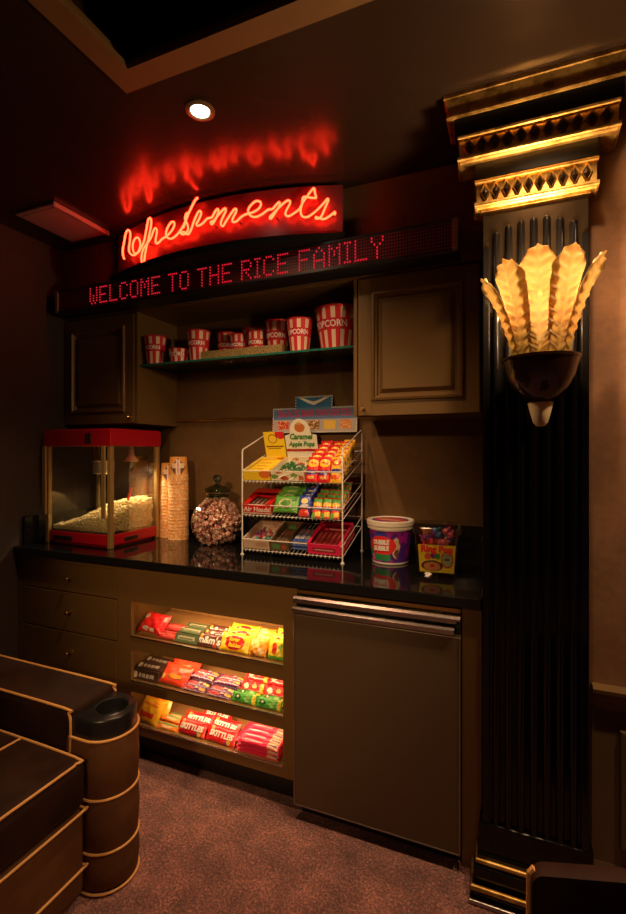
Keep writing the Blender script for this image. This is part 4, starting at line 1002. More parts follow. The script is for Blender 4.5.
lettering('lettering', 'SNACK BAR FAVORITES', 0.0365, col_mat('magenta_ink', (0.50, 0.05, 0.20)), t, None, loc=(CW/2, -0.0018, 0.074), rot=(R(90), 0, 0), bold=0.0012, sx=1.02)
bm = BM()      # white wings emblem
for s_ in (-1, 1):
    prism(bm, [(0.226+s_*0.0, 0.106), (0.226+s_*0.035, 0.117), (0.226+s_*0.082, 0.136), (0.226+s_*0.055, 0.134), (0.226+s_*0.02, 0.124), (0.226, 0.120)], -0.0022, -0.0012)
finish('wing_emblem', bm, 'white_print', t)

def tray(k): return Matrix.Translation((RX0, RY0, ZC+0.0006+TR[k]+0.0035)) @ Matrix.Rotation(TA, 4, 'X')
def open_box(name, label, k, x0, x1, dep, hf, hb, mat, mat_in='cardboard', lip=0.0):
    """open topped retail box on tray k; front height hf, back height hb"""
    t = thing(name, label, 'candy box'); put(t, tray(k), x0, 0.006)
    w_ = x1-x0; th = 0.002; bm = BM()
    box(bm, 0, w_, 0, dep, 0, th); box(bm, 0, w_, 0, th, th, hf); box(bm, 0, w_, dep-th, dep, th, hb)
    for xx in (0, w_-th): prism(bm, [(th, th), (dep-th, th), (dep-th, hb), (dep*0.55, hb), (th, hf)], xx, xx+th, 'yz')
    finish('box_body', bm, mat, t); return t
inside = lambda k, x0: tray(k) @ Matrix.Translation((x0, 0.006, 0.002))
# --- top tier
art = artwork('yellow_box_print', (0.88, 0.60, 0.02), [('b', 0.03, 0.05, 0.05, 0.006, (0.95, 0.80, 0.25)), ('e', 0.12, 0.03, 0.035, 0.02, (0.80, 0.2, 0.03))], axes=(0, 2), warp=0.01)
t = open_box('retail_box', 'yellow candy box at the left of the rack top tier', 0, 0.006, 0.152, 0.20, 0.046, 0.052, art)
bm = BM(); box(bm, 0.030, 0.146, 0.200, 0.203, 0.0, 0.185, 0.001, 1)
hd = finish('header_card', bm, artwork('yellow_header_print', (0.92, 0.64, 0.02), [('e', 0.128, 0.175, 0.032, 0.028, (0.75, 0.03, 0.03)), ('e', 0.080, 0.148, 0.026, 0.024, (0.16, 0.08, 0.01)), ('e', 0.080, 0.148, 0.022, 0.020, (0.95, 0.7, 0.05)), ('b', 0.089, 0.108, 0.048, 0.004, (0.2, 0.1, 0.02)), ('b', 0.085, 0.097, 0.036, 0.002, (0.2, 0.1, 0.02))], axes=(0, 2), warp=0.002), t)
bar_y = artwork('yellow_bar_print', (0.90, 0.62, 0.03), [('b', 0, 0, 0.03, 0.006, (0.75, 0.3, 0.03))], warp=0.004)
first = None
for i in range(4):
    for j in range(3):
        if first is None: o = first = pack('candy_pack', 'flat yellow candy pack lying in the yellow box', 'candy', 0.115, 0.043, 0.012, bar_y, group='yellow packs in the top tier box')
        else: o = dup(first)
        put(o, inside(0, 0.006), 0.072, 0.028+i*0.046, 0.012+j*0.013, rz=rng.uniform(-4, 4))
art = artwork('white_apple_print', (0.78, 0.70, 0.52), [('e', 0.02, 0.02, 0.02, 0.012, (0.18, 0.34, 0.06)), ('e', 0.07, 0.012, 0.022, 0.010, (0.5, 0.10, 0.04)), ('e', 0.12, 0.028, 0.018, 0.012, (0.2, 0.36, 0.06)), ('e', 0.155, 0.015, 0.014, 0.012, (0.55, 0.16, 0.05)), ('e', 0.045, 0.04, 0.02, 0.006, (0.55, 0.22, 0.08))], axes=(0, 2), warp=0.012, wscale=90)
t = open_box('retail_box', 'white and green box of caramel apple pops on the rack top tier', 0, 0.158, 0.330, 0.20, 0.048, 0.055, art)
hd_o = [(0.0, 0.0), (0.172, 0.0), (0.172, 0.165), (0.143, 0.172)]+[(0.086+0.056*math.cos(a*PI/12), 0.178+0.072*math.sin(a*PI/12)) for a in range(1, 12)]+[(0.029, 0.172), (0.0, 0.165)]
bm = BM(); prism(bm, hd_o, 0.200, 0.203)
hd = finish('header_card', bm, artwork('apple_header_print', (0.84, 0.80, 0.66), [('e', 0.086, 0.205, 0.028, 0.024, (0.62, 0.20, 0.05)), ('e', 0.086, 0.226, 0.014, 0.007, (0.75, 0.45, 0.15)), ('b', 0.083, 0.088, 0.088, 0.007, (0.45, 0.02, 0.02)), ('b', 0.083, 0.075, 0.088, 0.004, (0.86, 0.8, 0.7))], axes=(0, 2), warp=0.003), t)
lettering('lettering', 'Caramel', 0.040, 'p_green', hd, None, loc=(0.086, 0.199, 0.158), rot=(R(90), 0, 0), bold=0.0016, shear=0.25, sx=0.9)
lettering('lettering', 'Apple Pops', 0.034, 'p_green', hd, None, loc=(0.086, 0.199, 0.120), rot=(R(90), 0, 0), bold=0.0014, shear=0.25, sx=0.88)
def pop(label, cat, group, colr):
    t = thing('wrapped_lollipop', label, cat, group=group)
    bm = BM(); lathe(bm, [(0, -0.011), (0.009, -0.009), (0.0125, 0), (0.009, 0.009), (0, 0.011)], seg=12)
    finish('candy_head', bm, colr, t, True)
    bm = BM(); tube(bm, [(0.011, 0, 0), (0.062, 0, 0)], 0.0018, 6); finish('stick', bm, 'p_white', t); return t
gp = plain('dark_green_wrapper', (0.02, 0.16, 0.05), 0.2, var=0.6, scale=60)
p0 = None
for i in range(22):
    if p0 is None: o = p0 = pop('dark green wrapped lollipop in the caramel apple box', 'lollipop', 'green pops in the apple box', gp)
    else: o = dup(p0)
    put(o, inside(0, 0.158), 0.02+(i % 6)*0.026, 0.025+(i//6)*0.042, 0.016+rng.random()*0.016, rz=rng.choice((80, 100, 260, 20)), ry=rng.uniform(-8, 8))
# upright chip bags, red with yellow logo and blue patch
chip = artwork('red_chip_bag_print', (0.62, 0.015, 0.015), [('e', 0.028, 0, 0.020, 0.026, (0.92, 0.62, 0.05)), ('e', 0.030, 0.006, 0.006, 0.008, (0.7, 0.1, 0.02)), ('e', 0.026, -0.010, 0.005, 0.006, (0.7, 0.1, 0.02)), ('b', -0.018, 0, 0.011, 0.024, (0.03, 0.035, 0.28)), ('b', -0.018, 0, 0.003, 0.016, (0.8, 0.7, 0.6)), ('b', -0.042, 0, 0.006, 0.016, (0.75, 0.4, 0.1))], warp=0.003)
c0 = None
def bag_rows(k, xs, n, dy0, dy, group, label, mat, w_=0.125, h=0.062, d=0.022, ang=52, z0=0.050, name='chip_bag', cat='snack bag'):
    f = None; ws = place_words([(xx, i*dy, 0) for xx in xs for i in range(n)]); c_n = 0
    for xx in xs:
        for i in range(n):
            if f is None: o = f = pack(name, label, cat, w_, h, d, mat, group=group, seed=k*7+len(xs))
            else: o = dup(f)
            o['label'] = label+', '+ws[c_n]; c_n += 1
            m = tray(k) @ Matrix.Translation((xx+rng.uniform(-.002, .002), dy0+i*dy, z0+i*0.005)) @ Matrix.Rotation(R(ang+rng.uniform(-3, 3)), 4, 'X') @ Matrix.Rotation(R(90+rng.uniform(-3, 3)), 4, 'Z')
            o.location = m.to_translation(); o.rotation_euler = m.to_euler()
bag_rows(0, (0.366, 0.426), 5, 0.030, 0.048, 'red snack bags in two columns on the top tier', 'red snack bag with blue patch on the rack top tier', chip)
chip2 = artwork('yellow_chip_bag_print', (0.86, 0.48, 0.03), [('e', 0.034, 0, 0.018, 0.022, (0.65, 0.03, 0.02)), ('e', 0.034, 0, 0.010, 0.012, (0.95, 0.75, 0.1)), ('b', -0.008, 0, 0.010, 0.022, (0.03, 0.035, 0.26)), ('b', -0.036, 0, 0.010, 0.022, (0.72, 0.1, 0.02))], warp=0.004)
bag_rows(0, (0.483,), 6, 0.028, 0.040, 'yellow snack bags in the right column of the top tier', 'yellow and red snack bag at right of the rack top tier', chip2, h=0.056)
# --- middle tier
art = artwork('red_box_print', (0.66, 0.01, 0.015), [('b', 0.08, 0.004, 0.09, 0.003, (0.8, 0.7, 0.6))], axes=(0, 2))
t = open_box('retail_box', 'red candy box with white lettering at left of the rack middle tier', 1, 0.006, 0.158, 0.17, 0.046, 0.062, art)
lettering('lettering', 'Air Heads!', 0.034, 'p_white', t, None, loc=(0.076, -0.001, 0.024), rot=(R(90), 0, 0), bold=0.0008, shear=0.2)
bm = BM(); box(bm, 0.0, 0.152, 0.120, 0.170, 0.062, 0.064); box(bm, 0, 0.03, 0.0, 0.12, 0.050, 0.052); box(bm, 0.122, 0.152, 0.0, 0.12, 0.050, 0.052); finish('lid_flaps', bm, 'red_plastic', t)
b0 = None
brz = artwork('bronze_stick_print', (0.16, 0.06, 0.04), [('b', 0, 0, 0.03, 0.004, (0.6, 0.5, 0.45))])
for i in range(10):
    if b0 is None: o = b0 = pack('candy_stick', 'dark wrapped candy stick inside the red box', 'candy', 0.115, 0.024, 0.010, brz, group='sticks in the red box')
    else: o = dup(b0)
    put(o, inside(1, 0.006), 0.026+(i % 5)*0.025, 0.078, 0.014+(i//5)*0.013, rz=90)
gb = artwork('green_pouch_print', (0.12, 0.42, 0.06), [('e', 0.0, 0.0, 0.036, 0.024, (0.55, 0.62, 0.35)), ('e', 0.0, 0.0, 0.026, 0.016, (0.10, 0.30, 0.06)), ('e', 0.042, 0.02, 0.012, 0.010, (0.05, 0.2, 0.04)), ('e', -0.045, -0.018, 0.012, 0.010, (0.5, 0.7, 0.25))], warp=0.008)
o = None; f = None
for i in range(5):
    if f is None: o = f = pack('candy_pouch', 'bright green candy pouch on the rack middle tier', 'candy pouch', 0.128, 0.088, 0.028, gb, group='green pouches on the middle tier', seed=4)
    else: o = dup(f)
    o['label'] = 'bright green candy pouch on the rack middle tier, '+('frontmost' if i == 0 else ORD[i]+' from the front')
    put(o, tray(1), 0.228+rng.uniform(-.003, .003), 0.040+i*0.034, 0.044+i*0.007, rx=44)
bp = artwork('blue_pouch_print', (0.03, 0.06, 0.40), [('e', 0.022, 0, 0.014, 0.018, (0.85, 0.75, 0.3)), ('e', 0.0, 0.0, 0.008, 0.02, (0.6, 0.6, 0.7)), ('e', -0.036, 0, 0.022, 0.026, (0.70, 0.06, 0.03))], warp=0.004)
bag_rows(1, (0.326,), 5, 0.030, 0.038, 'blue and red pouches on the middle tier', 'narrow blue and red candy pouch on the rack middle tier', bp, w_=0.105, h=0.06, d=0.018, ang=48, z0=0.044, name='candy_pouch', cat='candy pouch')
mx = artwork('mixed_fruit_roll_print', (0.62, 0.05, 0.03), [('b', 0.034, 0, 0.010, 0.03, (0.10, 0.40, 0.08)), ('b', 0.014, 0.004, 0.008, 0.03, (0.85, 0.6, 0.06)), ('b', -0.008, 0, 0.008, 0.03, (0.1, 0.3, 0.5)), ('b', -0.034, -0.01, 0.010, 0.012, (0.88, 0.65, 0.08)), ('b', -0.04, 0.014, 0.012, 0.01, (0.15, 0.42, 0.08))], warp=0.006)
bag_rows(1, (0.388, 0.434, 0.480), 5, 0.026, 0.040, 'fruit candy packs striped in many colours on the middle tier', 'multicoloured striped candy pack on the rack middle tier', mx, w_=0.105, h=0.045, d=0.018, ang=42, z0=0.040, name='candy_pouch', cat='candy pouch')
# --- bottom tier
t = open_box('retail_box', 'cream cardboard candy box at the left of the rack bottom tier', 2, 0.006, 0.148, 0.20, 0.044, 0.056, artwork('cream_box_print', (0.55, 0.40, 0.28), [('b', 0.03, 0.02, 0.02, 0.012, (0.62, 0.5, 0.4)), ('b', 0.1, 0.024, 0.03, 0.010, (0.5, 0.3, 0.22))], axes=(0, 2), warp=0.006))
tc = [plain('twist_candy_'+n_, c, 0.3, var=0.2) for n_, c in (('teal', (0.05, 0.3, 0.28)), ('pink', (0.65, 0.15, 0.2)), ('cream', (0.7, 0.55, 0.4)), ('purple', (0.2, 0.05, 0.25)))]
names = ['teal', 'pink', 'cream', 'purple']
bases = {}
for i in range(28):
    q = i % 4
    if q not in bases:
        bm = BM(); lathe(bm, [(0, -0.016), (0.005, -0.015), (0.002, -0.010), (0.0085, -0.007), (0.0085, 0.007), (0.002, 0.010), (0.005, 0.015), (0, 0.016)], seg=10)
        o = bases[q] = finish('twist_candy', bm, tc[q], None, True); tag(o, names[q]+' twist wrapped candy in the cream cardboard box', 'candy', names[q]+' twist candies in the cream box')
    else: o = dup(bases[q])
    put(o, inside(2, 0.006), rng.uniform(0.02, 0.12), rng.uniform(0.025, 0.15), rng.uniform(0.010, 0.030), rx=rng.choice((70, 90, 110)), rz=rng.uniform(0, 180))
t = open_box('retail_box', 'olive brown candy box second from left on the rack bottom tier', 2, 0.154, 0.248, 0.20, 0.044, 0.056, artwork('olive_box_print', (0.12, 0.08, 0.04), [('b', 0.03, 0.022, 0.02, 0.012, (0.10, 0.26, 0.08)), ('e', 0.07, 0.02, 0.012, 0.012, (0.5, 0.08, 0.04))], axes=(0, 2), warp=0.006))
b0 = None; ob = artwork('olive_bar_print', (0.13, 0.08, 0.05), [('b', 0.02, 0, 0.02, 0.007, (0.35, 0.10, 0.06))])
for i in range(8):
    if b0 is None: o = b0 = pack('candy_bar', 'thin olive brown candy bar lying in its box', 'candy bar', 0.150, 0.020, 0.011, ob, group='bars in the olive box')
    else: o = dup(b0)
    put(o, inside(2, 0.154), 0.015+(i % 4)*0.0215, 0.10, 0.011+(i//4)*0.013, rz=90)
b0 = None; sb = artwork('silver_blue_print', (0.07, 0.10, 0.22), [('b', -0.03, 0, 0.014, 0.02, (0.62, 0.62, 0.66)), ('b', -0.052, 0, 0.006, 0.02, (0.03, 0.08, 0.4)), ('b', 0.03, 0, 0.02, 0.012, (0.25, 0.12, 0.10))], warp=0.004)
for i in range(9):
    if b0 is None: o = b0 = pack('gum_pack', 'blue and silver gum pack stacked on the rack bottom tier', 'gum', 0.135, 0.026, 0.013, sb, group='blue gum packs on the bottom tier')
    else: o = dup(b0)
    put(o, tray(2), 0.268+(i % 3)*0.027, 0.082+(i//3)*0.01, 0.009+(i//3)*0.0145, rz=90)
pk = artwork('hot_pink_box_print', (0.78, 0.015, 0.10), [('b', 0.08, 0.022, 0.055, 0.011, (0.35, 0.03, 0.04)), ('b', 0.08, 0.022, 0.045, 0.003, (0.75, 0.35, 0.4))], axes=(0, 2), warp=0.002)
t = open_box('retail_box', 'hot pink candy box at the right of the rack bottom tier', 2, 0.346, 0.508, 0.21, 0.050, 0.062, pk)
bm = BM(); box(bm, 0.0, 0.162, 0.185, 0.210, 0.062, 0.064); box(bm, 0, 0.012, 0.0, 0.185, 0.052, 0.054); box(bm, 0.150, 0.162, 0.0, 0.185, 0.052, 0.054); finish('lid_flaps', bm, plain('hot_pink_card', (0.80, 0.015, 0.10), 0.4), t)
b0 = None; pb = artwork('maroon_stick_print', (0.22, 0.015, 0.02), [('b', 0.02, 0, 0.03, 0.004, (0.5, 0.12, 0.08))])
for i in range(12):
    if b0 is None: o = b0 = pack('candy_stick', 'maroon candy stick in the hot pink box', 'candy', 0.165, 0.024, 0.010, pb, group='sticks in the hot pink box')
    else: o = dup(b0)
    put(o, inside(2, 0.346), 0.018+(i % 6)*0.025, 0.098, 0.016+(i//6)*0.012, rz=90)

# ================================================================ BUBBLE GUM TUB
t = thing('gum_tub', 'purple gum tub with white lid and red oval label on the counter', 'tub', (-0.497, 2.125, ZC+0.0006), (0, 0, R(-10)))
r0, r1, h = 0.083, 0.099, 0.192
rad = lambda z: r0+(r1-r0)*z/h
def tub_art():
    g = G('purple_tub_print'); x = g.xyz(g.coord()); a = g.math('ADD', g.math('ARCTAN2', x[1], x[0]), PI/2); u = g.math('MULTIPLY', a, 0.09); z = x[2]
    q = g.xyz(g.noise(45, 2, 0.5, col=True)); u2 = g.math('ADD', u, g.math('MULTIPLY', g.math('SUBTRACT', q[0], 0.5), 0.02)); z2 = g.math('ADD', z, g.math('MULTIPLY', g.math('SUBTRACT', q[1], 0.5), 0.02))
    c = g.mix(g.math('GREATER_THAN', g.noise(22, 2, 0.5), 0.52), (0.32, 0.015, 0.28), (0.08, 0.02, 0.25))
    def el(c, cx, cy, rx, ry, colr, uu=u, zz=z):
        A = g.math('DIVIDE', g.math('SUBTRACT', uu, cx), rx); B = g.math('DIVIDE', g.math('SUBTRACT', zz, cy), ry)
        return g.mix(g.math('LESS_THAN', g.math('ADD', g.math('MULTIPLY', A, A), g.math('MULTIPLY', B, B)), 1), c, colr)
    c = el(c, -0.07, 0.06, 0.02, 0.03, (0.03, 0.22, 0.08), u2, z2)
    c = el(c, 0.062, 0.075, 0.017, 0.048, (0.62, 0.46, 0.3), u2, z2); c = el(c, 0.066, 0.05, 0.010, 0.02, (0.15, 0.06, 0.05), u2, z2)
    c = el(c, -0.052, 0.03, 0.012, 0.018, (0.7, 0.12, 0.25), u2, z2)
    c = el(c, -0.008, 0.128, 0.034, 0.017, (0.05, 0.05, 0.4), u2, z2)
    c = el(c, -0.004, 0.085, 0.066, 0.043, (0.75, 0.03, 0.03))
    A = g.math('ABSOLUTE', g.math('DIVIDE', g.math('SUBTRACT', u, -0.004), 0.042)); B = g.math('ABSOLUTE', g.math('DIVIDE', g.math('SUBTRACT', z, 0.032), 0.014))
    c = g.mix(g.math('LESS_THAN', g.math('MAXIMUM', A, B), 1), c, (0.03, 0.25, 0.08))
    c = g.mix(g.math('LESS_THAN', z, 0.010), c, (0.8, 0.75, 0.68)); c = g.mix(g.math('GREATER_THAN', z, 0.150), c, (0.8, 0.75, 0.68))
    return g.end(g.bsdf(c, 0.35))
bm = BM(); lathe(bm, [(0, 0.0), (r0*0.96, 0.0), (r0, 0.004), (r0, 0.006), (rad(0.168), 0.168), (0, 0.168)], seg=56); finish('tub_body', bm, tub_art(), t, True)
bm = BM(); lathe(bm, [(rad(.168), 0.156), (0.103, 0.156), (0.1035, 0.170), (0.107, 0.172), (0.107, 0.190), (0.104, 0.193), (0.093, 0.193), (0.091, 0.189), (0, 0.189)], seg=56); ld = finish('lid', bm, 'cream', t, True)
bm = BM(); lathe(bm, [(0, 0.1895), (0.083, 0.1895), (0.083, 0.1902), (0, 0.1905)], seg=48); finish('lid_label', bm, artwork('lid_print', (0.05, 0.05, 0.35), [('e', 0, 0, 0.075, 0.055, (0.68, 0.04, 0.03)), ('e', 0.0, -0.01, 0.05, 0.018, (0.8, 0.45, 0.3))]), ld, True)
def wrapz(zc_, tilt=0.0):
    def f(co):
        zz = zc_+co.y+co.x*tilt; rr = rad(zz)+0.0012+co.z; a = (co.x-0.008)/rr; return (rr*math.sin(a), -rr*math.cos(a), zz)
    return f
lettering('lettering', 'DUBBLE', 0.027, 'p_white', t, wrapz(0.099, 0.06), bold=0.0016, shear=0.1, sx=0.82)
lettering('lettering', 'BUBBLE', 0.027, 'p_white', t, wrapz(0.072, 0.06), bold=0.0016, shear=0.1, sx=0.82)

# ================================================================ CLEAR LOLLIPOP TUB
t = thing('lollipop_tub', 'clear square tub of lollipops with yellow label near the counter end', 'tub', (-0.268, 1.985, ZC+0.0006), (0, 0, R(6)))
LT = t
def sqring(hw, z, c_=0.35, n=5):
    out = []
    for q in range(4):
        cx_, cy_ = [(1, 1), (-1, 1), (-1, -1), (1, -1)][q]; rr = hw*c_
        for i in range(n+1):
            a = (q*90+90*i/n)*PI/180; out.append((cx_*(hw-rr)+rr*math.cos(a), cy_*(hw-rr)+rr*math.sin(a), z))
    return out
def loft(bm, rings, cap0=True, cap1=True):
    RR = [[bm.verts.new(p) for p in r_] for r_ in rings]; n = len(RR[0])
    for A, B in zip(RR, RR[1:]):
        for i in range(n): bm.faces.new((A[i], A[(i+1) % n], B[(i+1) % n], B[i]))
    if cap0: bm.faces.new(RR[0])
    if cap1: bm.faces.new(RR[-1])
hwf = lambda z: 0.074+(0.089-0.074)*z/0.195
bm = BM(); loft(bm, [sqring(hwf(z), z) for z in (0.0, 0.008, 0.10, 0.175)], True, False); finish('tub_body', bm, 'tub_clear', t, 30)
bm = BM(); loft(bm, [sqring(h_, z) for h_, z in ((0.0885, 0.172), (0.094, 0.174), (0.096, 0.196), (0.094, 0.201), (0.084, 0.204))]); finish('lid', bm, 'tub_clear', t, 30)
bm = BM(); A = []
for z in (0.022, 0.06, 0.10, 0.132): A.append([bm.verts.new((x*hwf(z)*0.86, -hwf(z)-0.0012, z)) for x in (-1, -0.5, 0, 0.5, 1)])
for r0_, r1_ in zip(A, A[1:]):
    for i in range(4): bm.faces.new((r0_[i], r0_[i+1], r1_[i+1], r1_[i]))
bmesh.ops.solidify(bm, geom=bm.faces[:], thickness=0.0006)
la = finish('label', bm, artwork('yellow_label_print', (0.90, 0.68, 0.03), [('e', 0.040, 0.075, 0.024, 0.034, (0.62, 0.05, 0.03)), ('e', 0.040, 0.075, 0.019, 0.028, (0.45, 0.5, 0.25)), ('b', 0.040, 0.075, 0.009, 0.004, (0.05, 0.05, 0.03)),
    ('e', -0.034, 0.085, 0.013, 0.013, (0.80, 0.12, 0.05)), ('e', -0.014, 0.088, 0.011, 0.012, (0.25, 0.05, 0.3)), ('e', 0.004, 0.086, 0.011, 0.012, (0.08, 0.35, 0.06)),
    ('e', -0.018, 0.048, 0.042, 0.022, (0.12, 0.05, 0.02)), ('e', -0.018, 0.046, 0.032, 0.018, (0.75, 0.30, 0.12)), ('e', -0.018, 0.048, 0.010, 0.006, (0.6, 0.03, 0.03))], axes=(0, 2), warp=0.004, wscale=110), t)
lettering('lettering', 'Ring Pop', 0.036, 'p_red', la, lambda co: (co.x, -hwf(0.115+co.y)-0.0024-co.z, 0.115+co.y), bold=0.0018, sx=0.95)
cols = [('red', (0.6, 0.03, 0.03)), ('blue', (0.03, 0.18, 0.45)), ('green', (0.05, 0.3, 0.08)), ('orange', (0.75, 0.25, 0.08)), ('purple', (0.22, 0.04, 0.3))]
cols[2] = ('pink', (0.7, 0.12, 0.18))
pb_ = {}; mp = {n_: plain(n_+'_lolly_wrap', c, 0.22, var=0.35, scale=70) for n_, c in cols}
base = Matrix.Translation(LT.location) @ Matrix.Rotation(R(6), 4, 'Z'); pts = []; tr_ = 0
while len(pts) < 60 and tr_ < 9000:
    tr_ += 1; p = Vector((rng.uniform(-0.056, 0.056), rng.uniform(-0.056, 0.056), rng.uniform(0.02, 0.175)))
    if all((p-q).length > 0.0265 for q in pts): pts.append(p)
for i, p in enumerate(pts):
    n_ = cols[i % 5][0]
    if n_ not in pb_:
        bm = BM(); lathe(bm, [(0, -0.013), (0.009, -0.011), (0.014, -0.002), (0.013, 0.006), (0.006, 0.012), (0, 0.013)], seg=12); tube(bm, [(0, 0, 0.012), (0.0, 0.002, 0.026)], 0.004, 6)
        o = pb_[n_] = finish('lollipop', bm, mp[n_], None, True); tag(o, n_+' wrapped lollipop inside the clear square tub', 'lollipop', n_+' lollipops in the clear tub')
    else: o = dup(pb_[n_])
    put(o, base, p.x, p.y, p.z, rx=rng.uniform(-70, 70), ry=rng.uniform(-60, 60), rz=rng.uniform(0, 360))
# ================================================================ CANDY IN THE LIT SLOTS
SA = math.atan(SLOPE)
def slot(k): return Matrix.Translation((0, YC+0.0135, SL[k][0]-0.0115)) @ Matrix.Rotation(SA, 4, 'X')
def lean(o, k, x, y, d, h, ang, dz=0.0, rz=0.0):
    """pack standing on its lower long edge at depth y and leaning back: ang from the horizontal"""
    a = R(ang); off = 0.004
    m = slot(k) @ Matrix.Translation((x, y+h/2*math.cos(a)+d/2*math.sin(a), h/2*math.sin(a)+d/2*math.cos(a)+dz+0.001)) @ Matrix.Rotation(R(rz), 4, 'Z') @ Matrix.Rotation(a, 4, 'X')
    o.location = m.to_translation(); o.rotation_euler = m.to_euler(); return o
def run(name, label, cat, group, k, w_, h, d, mat, spots, words=None, seed=1, solid=False):
    """spots: (x, y, angle, dz, rz)"""
    f = None; ws = place_words([(q[0], q[1], q[3]) for q in spots])
    for n_i, s_ in enumerate(spots):
        if f is None: o = f = (carton if solid else pack)(name, label, cat, w_, h, d, mat, words, group if len(spots) > 1 else None, **({} if solid else {'seed': seed}))
        else: o = dup(f)
        o['label'] = label+(', '+ws[n_i] if ws[n_i] else '')
        lean(o, k, s_[0], s_[1], d, h, s_[2], s_[3], s_[4])
# --- upper slot
a = artwork('red_sharing_bag', (0.70, 0.012, 0.015), [('e', -0.045, 0.02, 0.016, 0.014, (0.55, 0.45, 0.3)), ('e', -0.02, -0.035, 0.022, 0.009, (0.8, 0.7, 0.6)), ('b', 0.02, -0.038, 0.012, 0.006, (0.85, 0.75, 0.6))], warp=0.006)
run('candy_bag', 'large puffy bright red candy bag at left end of the upper lit slot', 'candy bag', '', 0, 0.155, 0.100, 0.05, a, [(-1.560, 0.008, 38, 0, -6)], seed=2)
a = artwork('maroon_pack', (0.40, 0.03, 0.03), [('e', 0, 0, 0.045, 0.009, (0.68, 0.10, 0.08)), ('b', 0.052, 0, 0.012, 0.012, (0.62, 0.4, 0.2))], warp=0.005)
run('candy_pack', 'maroon candy pack beside the large red bag, upper slot', 'candy', 'maroon packs in the upper slot', 0, 0.135, 0.046, 0.018, a, [(-1.450, 0.006, 40, 0, 0), (-1.446, 0.045, 18, 0.002, 3), (-1.449, 0.08, 12, 0.006, -2), (-1.445, 0.05, 10, 0.024, 0)])
a = artwork('green_tan_pack', (0.06, 0.09, 0.04), [('b', 0, 0.002, 0.045, 0.008, (0.40, 0.36, 0.24)), ('b', 0, -0.001, 0.038, 0.0035, (0.08, 0.14, 0.06))], warp=0.003)
run('candy_box', 'dark green and tan candy box in the upper slot', 'candy', 'green and tan boxes in the upper slot', 0, 0.125, 0.040, 0.020, a, [(-1.348, 0.008, 48, 0, 0), (-1.345, 0.046, 6, 0.0, 2), (-1.347, 0.044, 6, 0.0225, -1), (-1.345, 0.092, 4, 0.0, 0), (-1.345, 0.09, 4, 0.0225, 0)], solid=True)
a = artwork('brown_pack', (0.10, 0.025, 0.015), [('e', 0.035, -0.018, 0.01, 0.01, (0.6, 0.1, 0.05)), ('e', -0.045, 0.015, 0.009, 0.009, (0.75, 0.4, 0.05))], warp=0.004)
run('candy_bag', 'brown candy pack with white lettering in the upper slot', 'candy', 'brown packs in the upper slot', 0, 0.120, 0.062, 0.020, a, [(-1.228, 0.006, 50, 0, 0), (-1.224, 0.040, 44, 0.004, 2), (-1.229, 0.076, 40, 0.006, -2)], words=[("m&m's", 0.042, 0, 0.0, 'p_white', 0.1, 0.0012)], seed=5)
a = artwork('yellow_bag', (0.92, 0.56, 0.02), [('e', 0.0, 0.0, 0.050, 0.030, (0.66, 0.02, 0.02)), ('e', -0.052, 0.0, 0.010, 0.018, (0.95, 0.75, 0.15))], warp=0.003)
run('candy_bag', 'yellow candy bag with red oval in the upper slot', 'candy', 'yellow bags in the upper slot', 0, 0.145, 0.078, 0.024, a, [(-1.098, 0.006, 52, 0, 0), (-1.094, 0.044, 48, 0.004, 2), (-1.10, 0.082, 45, 0.006, -1)], words=[('Sugar', 0.024, -0.002, 0.012, 'p_yel', 0.1, 0.0009), ('Babies', 0.024, 0.004, -0.011, 'p_yel', 0.1, 0.0009)], seed=6)
a = artwork('orange_gold_bag', (0.85, 0.36, 0.03), [('e', -0.012, 0.015, 0.022, 0.018, (0.95, 0.75, 0.25)), ('e', 0.018, -0.015, 0.016, 0.014, (0.85, 0.6, 0.3)), ('e', -0.02, -0.025, 0.012, 0.01, (0.4, 0.15, 0.03))], warp=0.012)
run('candy_bag', 'crumpled orange and gold candy bag in the upper slot', 'candy', 'orange and gold bags in the upper slot', 0, 0.082, 0.072, 0.024, a, [(-0.984, 0.008, 55, 0, 4), (-0.980, 0.045, 50, 0.006, -6), (-0.984, 0.082, 46, 0.01, 0)], seed=7)
a = artwork('yellow_green_bag', (0.90, 0.72, 0.03), [('b', 0.0, -0.036, 0.05, 0.010, (0.12, 0.5, 0.05)), ('e', -0.006, 0.004, 0.012, 0.024, (0.75, 0.05, 0.03)), ('e', 0.022, 0.012, 0.006, 0.012, (0.15, 0.5, 0.06))], warp=0.004)
run('candy_bag', 'yellow and green candy bag in the upper slot', 'candy', 'yellow and green bags in the upper slot', 0, 0.074, 0.084, 0.024, a, [(-0.896, 0.008, 60, 0, 0), (-0.898, 0.040, 56, 0.006, 3), (-0.896, 0.075, 52, 0.01, -3)], seed=8)
